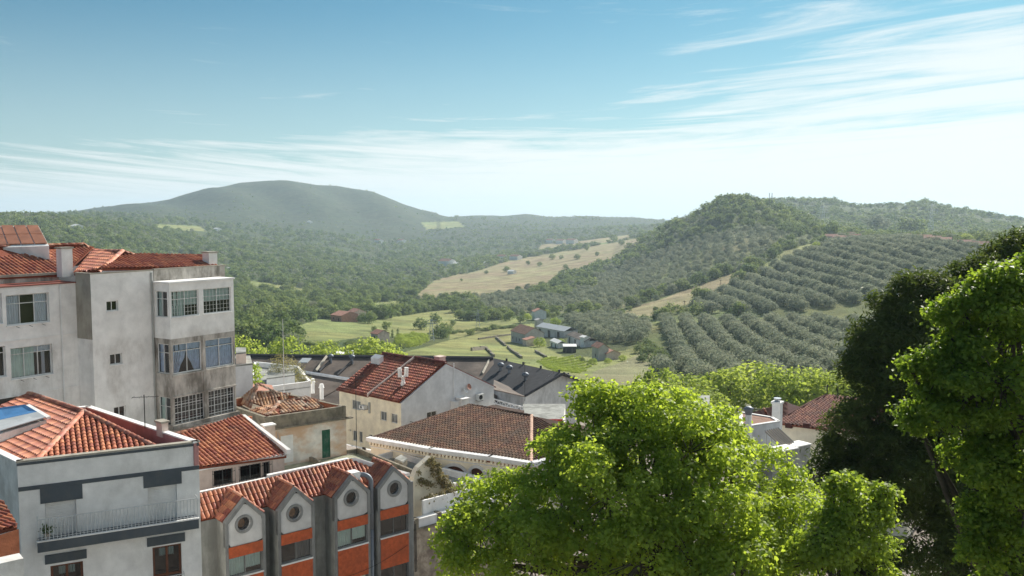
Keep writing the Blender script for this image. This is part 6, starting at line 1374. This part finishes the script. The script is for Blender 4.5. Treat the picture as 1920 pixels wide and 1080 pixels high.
pn = [(1760, 760, 0, 150), (1690, 700, 0, 100), (1700, 620, .5, 75), (1680, 600, .5, 45), (1770, 570, 1, 60), (1745, 545, 1, 40), (1830, 540, 1.5, 60), (1870, 500, 2, 45), (1905, 490, 2, 40), (1640, 680, 0, 55), (1620, 690, 0, 30), (1655, 790, -.5, 85), (1605, 835, 0, 50), (1570, 862, 0, 34), (1545, 890, 0, 28),
      (1570, 830, 0, 16), (1700, 880, -1, 110), (1800, 900, -.5, 130), (1620, 900, 0, 70), (1720, 1000, 0, 110), (1850, 1040, 0, 130), (1850, 700, 1, 130), (1900, 600, 1.5, 110), (1960, 800, 1, 160), (1660, 575, .8, 22), (1810, 510, 1.8, 28), (1940, 500, 2, 60), (1640, 640, .3, 35), (1700, 540, 1, 22)]
lob = [lobe_px(u, v, 33 + dz, r * .84) for u, v, dz, r in pn]
base = Vector((16.5, 33, -17))
t = big_tree('dark_pine', base, lob, 9000, 12, .17, .26, f_pine, 'large dense dark pine tree behind the bright tree on the right', 'tree', 8, .45, aspect=.24, up=.5, fill=.35, tuft=.6)
# light green row of trees behind the sheds, right of the centre
for k, (u, v, d, s) in enumerate(((1235, 716, 118, .8), (1290, 742, 120, .98), (1335, 735, 126, .9), (1372, 728, 124, 1.05), (1412, 720, 130, 1.15), (1455, 728, 122, 1.05), (1500, 722, 128, 1.0), (1540, 730, 124, .95), (1582, 730, 130, 1.0), (1620, 735, 126, 1.0), (1320, 765, 112, .8), (1250, 748, 112, .7))):
    p_ = P(u, v, d); zb_ = hz(p_.x, p_.y); h_ = (p_.z + 3.4 * s) - zb_
    o = bpy.data.objects.new('light_green_tree', random.choice(PROTO['bright_tree'])); C.objects.link(o); o.location = (p_.x, p_.y, zb_); o.rotation_euler = (0, 0, k * 1.3); o.scale = (s * 1.0, s * 1.0, h_ / 7.5)
    tag(o, 'tall light yellow-green tree in the row between the roofs and the lower orchard', 'tree', 'light green trees in a row behind the roofs')
for u, v, d, s, lb in ((540, 652, 175, 1.0, 'round light green tree behind the long shed, left of the thin mast'), (612, 657, 178, .9, 'round light green tree behind the long shed roof, nearest to its left-hand rib'), (690, 655, 172, 1.05, 'wide feathery light green tree directly behind the red roof of the gabled house'), (725, 660, 176, .85, 'feathery light green tree right beside the widest one behind the red roof'),
                       (488, 662, 176, .45, 'small pointed light green tree behind the left end of the long shed'), (450, 650, 150, .9, 'light green tree beside the corner of the apartment block'), (505, 668, 180, .4, 'tiny light green bush at the edge of the long shed roof')):
    p_ = P(u, v, d); zb_ = hz(p_.x, p_.y); s *= 1.3; h_ = p_.z + 2.4 * s - zb_; o = tree_at('light_green_tree', PROTO['bright_tree'][0], p_.x, p_.y, s, lb, 'tree', None, 1, zb_); o.scale = (s * .85, s * .85, max(h_, 1.5) / 7.5)

# ------------------------------------------------------------------ the valley: farms, hedges, single trees, poles
def farm(u, v, L_, Wd, hw, hr, yaw, label, wm=None, rm=None, name='farm_house', cat='house', wins=True, group=None, lean=False, open_=False):
    """near corner of the base at pixel (u, v); yaw = direction of the long wall in degrees from straight away"""
    g = ground_hit(u, v); wm = wm or m_stoneW; rm = rm or m_farmroof
    if g is None: return
    d = Vector((math.sin(math.radians(yaw)), math.cos(math.radians(yaw)), 0)); n = Vector((d.y, -d.x, 0)) 
    a = Vector((g.x, g.y, 0)); b = a + n * Wd; c = b + d * L_; e = a + d * L_; z0, z1 = g.z - 3, g.z + hw
    t = thing(name, Vector((g.x, g.y, g.z)), label, cat, group)
    Wg = Wall(a, b); mb = MB(); Wg.sheet(mb, 0, Wg.L, z0, z1); mb.poly([Wg.at(0, z1), Wg.at(Wg.L, z1), Wg.at(Wg.L * (1 if lean else .5), z1 + hr)]); mb.build('gable_wall', wm, t)
    mb = MB()
    for p0, p1 in ((b, c), (c, e)): q = Wall(p0, p1); q.sheet(mb, 0, q.L, z0, z1 + (hr if lean and p0 is b else 0))
    mb.build('rear_wall', wm, t); Wl = Wall(e, a); hs = []
    if wins:
        k = max(1, int(L_ / 3.4))
        for i in range(k): s = Wl.L * (i + .5) / k; hs.append((s - .5, s + .5, g.z + .9, g.z + 2.1) if i % 3 != 1 else (s - .5, s + .5, g.z + .1, g.z + 2.1))
    mb = MB(); Wl.sheet(mb, 0, Wl.L, z0, z1, hs, depth=.2); mb.build('wall', wm, t)
    for h in hs: mb = MB(); Wl.block(mb, h, -.25, -.2); mb.build('window' if h[2] > g.z + .5 else 'door', m_dark, t)
    o = .3; up = Vector((0, 0, 1))
    def pt(s, q, z): return a + n * q + d * s + up * z
    if lean: MB().slab([pt(-o, -o, z1), pt(L_ + o, -o, z1), pt(L_ + o, Wd + o, z1 + hr), pt(-o, Wd + o, z1 + hr)], (0, 0, .15)).build('roof', rm, t)
    else:
        for q0 in (-o, Wd + o): MB().slab([pt(-o, q0, z1 - .15), pt(L_ + o, q0, z1 - .15), pt(L_ + o, Wd / 2, z1 + hr), pt(-o, Wd / 2, z1 + hr)], (0, 0, .15)).build('roof_slope', rm, t)
    return t
farm(984, 647, 15, 9.5, 4.6, 2.6, -24, 'white farmhouse with a brown tile roof, the largest house of the valley farm')
farm(987, 650, 4, 4, 2.6, 1.0, -24, 'small lean-to with red tiles against the white farmhouse gable', m_pinkK, m_pinkroof, 'lean_to', 'outbuilding', False, lean=True)
farm(1007, 626, 3, 3.5, 7.0, .6, -24, 'narrow white tower-like outbuilding behind the white farmhouse', m_stoneW, m_stoneW, 'white_outbuilding', 'outbuilding', False)
farm(1062, 634, 9, -14, 2.6, 1.5, -60, 'long low barn with a blue-grey roof behind the white farmhouse', m_greyW, m_paleblue, 'long_barn', 'barn', False) if False else None
def shedrow(u0, v0, u1, v1, dep, hw, hr, label, rm, wm, name='farm_shed'):
    a, b = ground_hit(u0, v0), ground_hit(u1, v1); z = max(a.z, b.z) + hw; W_ = Wall(a, b); t = thing(name, W_.at(W_.L / 2, min(a.z, b.z)), label, 'shed')
    mb = MB(); W_.sheet(mb, 0, W_.L, min(a.z, b.z) - 2, z); W2_ = Wall(W_.at(W_.L, 0), W_.at(W_.L, 0, -dep)); W2_.sheet(mb, 0, dep, min(a.z, b.z) - 2, z); W3_ = Wall(W_.at(0, 0, -dep), W_.at(0, 0)); W3_.sheet(mb, 0, dep, min(a.z, b.z) - 2, z); W4_ = Wall(W_.at(W_.L, 0, -dep), W_.at(0, 0, -dep)); W4_.sheet(mb, 0, W_.L, min(a.z, b.z) - 2, z); mb.build('wall', wm, t)
    for o0, o1 in ((.3, -dep / 2), (-dep - .3, -dep / 2)): MB().slab([W_.at(-.3, z - .1, o0), W_.at(W_.L + .3, z - .1, o0), W_.at(W_.L + .3, z + hr, o1), W_.at(-.3, z + hr, o1)], (0, 0, .12)).build('roof_slope', rm, t)
    n = max(2, int(W_.L / 7)); 
    for k in range(n): blk(t, 'opening', m_dim, W_, (W_.L * (k + .25) / n, W_.L * (k + .5) / n, min(a.z, b.z) + .1, z - .8), .0, .03)
    return t
shedrow(1006, 632, 1058, 634, 8, 3.0, 1.6, 'long low barn with a blue-grey roof behind the white farmhouse', m_paleblue, m_greyW)
shedrow(1064, 644, 1096, 652, 6, 2.6, 1.2, 'grey-roofed shed set against the small olive orchard', m_grey, m_greyW)
farm(1095, 652, 3, 3, 4.2, .5, -30, 'short white end block of the grey-roofed shed', m_whiteA, m_whiteA, 'white_block', 'outbuilding', False)
shedrow(1032, 650, 1046, 653, 3.5, 2.0, .9, 'tiny hut with a bright white curved roof in the farmyard', m_whiteA, m_whiteA)
shedrow(1057, 662, 1080, 662, 6, 2.6, .5, 'open shelter with a flat pale metal roof in the farmyard', m_whiteA, m_dark)
farm(1122, 677, 6, 4.0, 4.6, 1.4, -18, 'small two-storey white cottage beside the mown field', m_stoneW, m_pinkroof, 'cottage')
farm(1137, 676, 5, 5.5, 2.4, 1.0, -18, 'low annex with a pale red roof joined to the small cottage', m_pinkK, m_pinkroof, 'annex', 'outbuilding', False)
farm(1002, 601, 6, 7.5, 5.2, 1.5, -14, 'plain pinkish stone house standing alone below the grey olive slope', m_gab, m_pinkroof, 'stone_house')
farm(640, 604, 9, 12, 3.4, 1.8, -50, 'low house with a red roof and white plinth at the edge of the dark wood', m_pinkroof, m_pinkroof, 'red_roof_house'); farm(663, 601, 8, 8, 4.4, 1.8, -35, 'small house with a bright pinkish roof behind the low red-roofed one', m_pinkK, m_pinkroof, 'pink_roof_house')
farm(708, 641, 5, 5.5, 3, 1.3, -40, 'tiny house with a faded pink roof among the bushes', m_pinkK, m_pinkroof, 'tiny_house')
shedrow(634, 671, 664, 671, 5, 1.0, .3, 'flat white roof just visible beyond the long brown shed', m_whiteA, m_greyW)
for i, (u, v, s, lb) in enumerate(((1568, 452, 1.1, 'pink-walled house highest among the houses on the orchard hill'), (1588, 455, 1.3, 'wide pale pink house at the top edge of the upper orchard'), (1612, 452, 1.0, 'small pale house just left of the tall grey tree on the hill'), (1600, 447, .9, 'little white house behind the wide pale pink one'),
        (1728, 452, 1.3, 'red-roofed house left end of the row on the right-hand ridge'), (1745, 455, 1.1, 'second red-roofed house in the row on the right-hand ridge'), (1762, 458, 1.2, 'house with a long orange roof in the row on the right-hand ridge'), (1782, 461, 1.2, 'cream house with a red roof near the pines on the right-hand ridge'), (1826, 467, 1.1, 'orange-roofed house just above the dark pine crown'), (1852, 470, 1.0, 'pale house right of the orange-roofed one above the pine crown'), (1520, 410, .8, 'small pale house near the hilltop below the power lines'), (1490, 400, .7, 'tiny white house just under the twin masts'))):
    farm(u, v, 9 * s, 7 * s, 3.8, 1.8, -55, lb, m_pinkK if i % 3 == 0 else m_stoneW, m_pinkroof, 'hill_house', wins=False)
for u, v, s, lb in ((711, 456, 1.2, 'tiny pinkish farm on the dark slope under the big hill'), (754, 456, 1.2, 'tiny bright white farm on the dark slope right of the pinkish one'), (141, 431, .9, 'tiny white cottage high on the left-hand slope'), (407, 434, .9, 'tiny white cottage below the bald hill'), (581, 419, .8, 'white speck of a house on the flank of the bald hill'), (426, 508, .5, 'small white hut on the slope right of the apartment roof'),
        (841, 500, 1.5, 'low grey barn left of the tan valley field'), (855, 499, .7, 'white hut beside the low grey barn'), (914, 497, .6, 'little white hut at the upper edge of the tan field'), (945, 488, 1.1, 'pale farm buildings left end above the tan field'), (970, 488, 1.1, 'pale farm with bright gable above the tan field'), (962, 514, .6, 'small white hut beside the dark round tree in the tan field'),
        (1035, 456, 1.2, 'left house of the tiny far hamlet under the ridge'), (1055, 457, 1.2, 'middle house of the tiny far hamlet under the ridge'), (1076, 457, 1.3, 'right house of the tiny far hamlet, the whitest of them')):
    farm(u, v, 16 * s, 12 * s, 5.5 * s, 2.5 * s, -50, lb, m_whiteA, m_farmroof if s > 1 else m_whiteA, 'far_house', wins=False)
# single trees
def T(u, v, wpx, kind, label, cat='tree', group=None, sz=1, name=None):
    g = ground_hit(u, v)
    if g is None: return
    me = random.choice(PROTO[kind]); wdt = {'olive_tree': 5.6, 'oak_tree': 7.5, 'bright_tree': 8, 'cypress': 2.2, 'stone_pine': 13, 'far_tree': 8.5}[kind]
    o = tree_at(name or kind, me, g.x, g.y, wpx * g.y / FPX / wdt, label, cat, group, sz, g.z)
GD_ = 'dark oak trees dotted over the valley fields'; LD_ = 'dark green oak standing alone or in a loose line on the green valley fields'
for u, v, w_ in ((725, 620, 19), (692, 607, 25), (730, 563, 15), (763, 588, 17), (789, 585, 20), (737, 591, 9), (725, 592, 12), (815, 606, 22), (826, 634, 32), (788, 618, 26), (701, 622, 12), (950, 511, 13), (990, 497, 9), (1012, 500, 10), (1035, 487, 12), (1052, 486, 9), (1082, 487, 12), (1060, 502, 8), (765, 530, 9), (790, 540, 22), (800, 532, 16), (780, 545, 14), (672, 540, 14),
                 (985, 478, 8), (1100, 470, 10), (1120, 480, 9), (1150, 452, 14), (1165, 460, 12), (912, 514, 8), (865, 528, 6), (1300, 580, 10), (1345, 548, 8), (1230, 585, 12), (1165, 590, 13), (1180, 583, 11), (850, 611, 12), (875, 592, 14), (893, 594, 15)): T(u, v, w_, 'oak_tree', LD_, group=GD_, name='oak_tree')
for i in range(26):   # dark line of trees bordering the tan field
    T(752 + i * 8.2 + random.uniform(-2, 2), 571 + i * 1.15 + random.uniform(-3, 3), random.uniform(14, 22), 'oak_tree', 'dark oak in the dense tree line along the lower edge of the tan field', group='oaks in the tree line below the tan field', name='oak_tree')
for i in range(13): T(862 + i * 7.6, 600 - abs(i - 4) * .2 + random.uniform(-1.5, 2), random.uniform(16, 24), 'oak_tree', 'tall dark oak in the shadowed row left of the lone pinkish house', group='oaks in the shadowed row left of the pinkish house', name='oak_tree')
for i in range(34): f = i / 33; T(748 + f * 230, 634 - f * 20 + random.uniform(-1, 1), random.uniform(8, 14), 'oak_tree', 'low dark hedge bush in the long hedge crossing the green fields', 'bush', 'bushes of the long hedge across the green fields', .6, name='hedge_bush')
T(1108, 542, 30, 'oak_tree', 'big round very dark oak alone on the grey olive slope', name='round_oak', sz=.85)
T(736, 634, 4.4, 'cypress', 'left of the two thin dark cypresses above the bright bushes'); T(746, 633, 4.8, 'cypress', 'right and taller of the two thin dark cypresses above the bright bushes')
for u, v, w_, lb in ((1012, 650, 22, 'round bright green tree against the white farmhouse gable'), (1052, 648, 15, 'round bright green tree between the white hut and the metal-roofed shelter'), (1042, 612, 20, 'tall bright green tree behind the blue-grey barn roof'), (989, 600, 15, 'bright green bushy tree left of the lone pinkish house'), (1026, 590, 12, 'light green tree behind the pinkish house roof'), (1112, 684, 16, 'bright green bush in front of the small cottage'), (1140, 682, 13, 'bright green bush under the cottage annex'), (1167, 678, 15, 'bright green bush at the right end of the cottage annex'), (1083, 592, 14, 'light green tree at the upper end of the small orchard'), (1162, 608, 13, 'light green tree left of the lower orchard top')): T(u, v, w_, 'bright_tree', lb, name='bright_tree')
T(1091, 680, 12, 'oak_tree', 'small round dark bush left of the cottage', 'bush', name='round_bush'); T(976, 606, 16, 'oak_tree', 'grey-green round tree at the roadside left of the pinkish house', name='oak_tree')
for u, v, w_ in ((1200, 662, 22), (1215, 672, 26), (1205, 680, 20), (1228, 684, 26), (1222, 660, 22), (1236, 700, 24), (1212, 650, 18), (1240, 672, 26)): T(u, v, w_, 'oak_tree', 'dark oak in the clump at the left edge of the lower orchard', group='oaks at the left edge of the lower orchard', name='oak_tree')
for u, v, w_, lb, k in ((1560, 446, 32, 'very dark rounded tree on the ridge left of the pink hill houses', 'oak_tree'), (1644, 440, 40, 'tall grey-green tree right of the pink hill houses', 'olive_tree'), (1700, 444, 36, 'broad dark tree left of the red-roofed ridge houses', 'oak_tree'), (1722, 444, 34, 'second broad dark tree beside the red-roofed ridge houses', 'oak_tree'), (1812, 458, 24, 'light green tree beyond the red-roofed ridge houses', 'bright_tree'), (1790, 452, 10, 'small dark pine between the right-hand ridge houses', 'oak_tree'), (1522, 416, 12, 'dark pine by the small hilltop house', 'oak_tree'), (1415, 505, 16, 'dark bush at the top end of the tan strip', 'oak_tree'), (1530, 470, 20, 'light green tree at the head of the upper orchard', 'bright_tree')): T(u, v, w_, k, lb, name='ridge_tree', sz=1.1 if w_ > 30 else 1)
for k, (u, v) in enumerate(((856, 409), (908, 412), (938, 413), (1083, 411), (1096, 412), (1046, 412), (15, 408), (28, 409), (42, 409), (56, 410), (83, 412), (5, 407))):
    g = ground_hit(u, v + 3)
    if g: tree_at('stone_pine', PROTO['stone_pine'][k % 2], g.x, g.y, (9 if u > 100 else 8) * g.y / FPX / 13, 'umbrella-shaped stone pine standing dark against the sky on the far ridge', 'pine tree', 'stone pines along the far skyline', 1, g.z)
for i in range(30):
    u_, v_ = 565 + random.random() * 190, 646 + random.random() * 12
    T(u_, v_, random.uniform(9, 17), 'oak_tree', 'low dark bush in the scrubby belt just behind the long shed', 'bush', 'bushes in the scrubby belt behind the long shed', .7, name='scrub_bush')
# stone field walls
def fieldwall(pts, label, h_=.9):
    g = [ground_hit(*p) for p in pts]; mb = MB()
    for a, b in zip(g, g[1:]):
        n = max(2, int((b - a).length / 4)); 
        for k in range(n):
            p0, p1 = a.lerp(b, k / n), a.lerp(b, (k + 1) / n); p0.z, p1.z = hz(p0.x, p0.y), hz(p1.x, p1.y); s = (p1 - p0).cross(Vector((0, 0, 1))).normalized() * .35; hh = h_ * random.uniform(.8, 1.15)
            mb.hexa([p0 - s - Vector((0, 0, .4)), p1 - s - Vector((0, 0, .4)), p1 + s - Vector((0, 0, .4)), p0 + s - Vector((0, 0, .4)), p0 - s + Vector((0, 0, hh)), p1 - s + Vector((0, 0, hh)), p1 + s + Vector((0, 0, hh)), p0 + s + Vector((0, 0, hh))])
    t = tag(mb.build('field_wall', m_parC, loc=g[0]), label, 'wall')
fieldwall([(930, 634), (948, 650)], 'short dark dry-stone wall left of the farmhouse shadow'); fieldwall([(952, 652), (978, 673)], 'dark dry-stone wall slanting down towards the shed roofs'); fieldwall([(912, 655), (926, 670)], 'small dark dry-stone wall beside the rubble heap'); fieldwall([(1004, 660), (1024, 672)], 'crumbled stone wall in front of the farmhouse'); fieldwall([(897, 637), (961, 628)], 'long thin boundary wall across the upper green field'); fieldwall([(884, 658), (912, 655)], 'dark wall running left from the rubble heap', 1.4)
# vines and garden rows
def vines(name, poly, ang, dx, dy, me, s, label):
    us = [p[0] for p in poly]; vs = [p[1] for p in poly]; gs = [ground_hit(*p) for p in poly]; x0, x1 = min(g.x for g in gs), max(g.x for g in gs); y0, y1 = min(g.y for g in gs), max(g.y for g in gs)
    p = rows(poly, dx, dy, math.radians(ang), x0, x1, y0, y1, .12); p[:, 2] -= .1
    scatter(name, p, [s * random.uniform(.8, 1.2) for _ in p], [me], label, 'vineyard')
vines('vineyard', [(1005, 678), (1030, 672), (1085, 668), (1112, 690), (1090, 700), (1040, 700)], 18, 3.2, 1.6, PROTO['bright_tree'][0], .12, 'rows of young green vines below the farmyard')
vines('kitchen_orchard', [(742, 650), (750, 636), (790, 632), (800, 640), (775, 652)], 40, 4.5, 3.0, PROTO['bright_tree'][1], .42, 'bright green rows of bushes in a plot below the cypresses')
# poles and pylons
def pole(u, v, hpx, label, arms=True, r=.14, cat='pole', group='wooden line poles along the tan strip'):
    g = ground_hit(u, v); h_ = hpx * g.y / FPX; t = thing('line_pole', g, label, cat, group); MB().tube([g - Vector((0, 0, 1)), g + Vector((0, 0, h_))], [r * 1.2, r], 5).build('post', m_bark, t)
    if arms: MB().tube([g + Vector((-.9, 0, h_ * .93)), g + Vector((.9, 0, h_ * .93))], .1, 4).build('crossarm', m_bark, t)
for u, v, hp in ((1283, 582, 18), (1249, 590, 12), (1229, 591, 11), (1298, 590, 26), (1351, 545, 20)): pole(u, v, hp, 'thin dark wooden pole standing along the tan strip below the upper orchard')
def pylon(u, v, hpx, label, r=.28, w_=3.2, mat=None, dref=None):
    g = ground_hit(u, v); h_ = hpx * g.y / FPX; t = thing('power_pylon', g, label, 'pylon'); mat = mat or m_white; mb = MB(); b = [Vector((x, y, 0)) * w_ for x, y in ((-.5, -.5), (.5, -.5), (.5, .5), (-.5, .5))]
    f = lambda k, q: g + b[k] * (1 - .8 * q) + Vector((0, 0, h_ * q))
    for k in range(4): mb.tube([f(k, 0), f(k, 1)], r, 4)
    mb.build('leg', mat, t, 'stuff'); mb = MB(); n = 8
    for i in range(n):
        for k in range(4): mb.tube([f(k, i / n), f((k + 1) % 4, (i + 1) / n)], r * .6, 3)
    mb.build('lattice', mat, t, 'stuff')
    for q, s in ((.68, 1.4), (.80, 1.2), (.92, 1.0)):
        c = g + Vector((0, 0, h_ * q)); aw = w_ * s; m = MB(); m.tube([c - Vector((aw, 0, 0)), c + Vector((aw, 0, 0))], r * .9, 4); m.tube([c - Vector((aw, 0, 0)), c + Vector((0, 0, h_ * .06)), c + Vector((aw, 0, 0))], r * .6, 4)
        for x in (-aw, aw, -aw * .6, aw * .6): m.tube([c + Vector((x, 0, 0)), c + Vector((x, 0, -h_ * .05))], r * .9, 4)
        m.build('crossarm', mat, t)
pylon(1543, 424, 38, 'pale lattice pylon left of the grey tree on the hill saddle', .22, 5); pylon(1745, 440, 58, 'pale lattice pylon behind the broad dark ridge trees', .24, 6)
pylon(1014 - 205, 640, 42, 'grey lattice pylon standing in the green field by the cypresses', .07, 2.4, m_galv); pylon(896, 618, 38, 'faint grey lattice pylon in front of the shadowed oak row', .07, 2.4, m_galv)
for u, lb in ((1442, 'left of the twin masts on the hill crest'), (1447, 'right of the twin masts on the hill crest')):
    g = ground_hit(u, 392, 600, 1400) or ground_hit(u, 396); t = thing('crest_mast', g, lb, 'mast'); MB().tube([g, g + Vector((0, 0, 30 * g.y / FPX))], .35, 6).build('post', m_conF, t)
HAZE = 0.000125
# haze
hb = MB(); hb.box((-13000, -13000, -175), (26000, 0, 0), (0, 26000, 0), (0, 0, 390))
hm = bpy.data.materials.new('haze_air'); hm.use_nodes = True; hn = hm.node_tree.nodes; hn.clear()
pv = hn.new('ShaderNodeVolumePrincipled'); pv.inputs['Density'].default_value = HAZE; pv.inputs['Color'].default_value = (.68, .85, 1, 1); pv.inputs['Anisotropy'].default_value = .25
ho = hn.new('ShaderNodeOutputMaterial'); hm.node_tree.links.new(pv.outputs[0], ho.inputs['Volume'])
h = hb.build('haze', hm); h['kind'] = 'stuff'
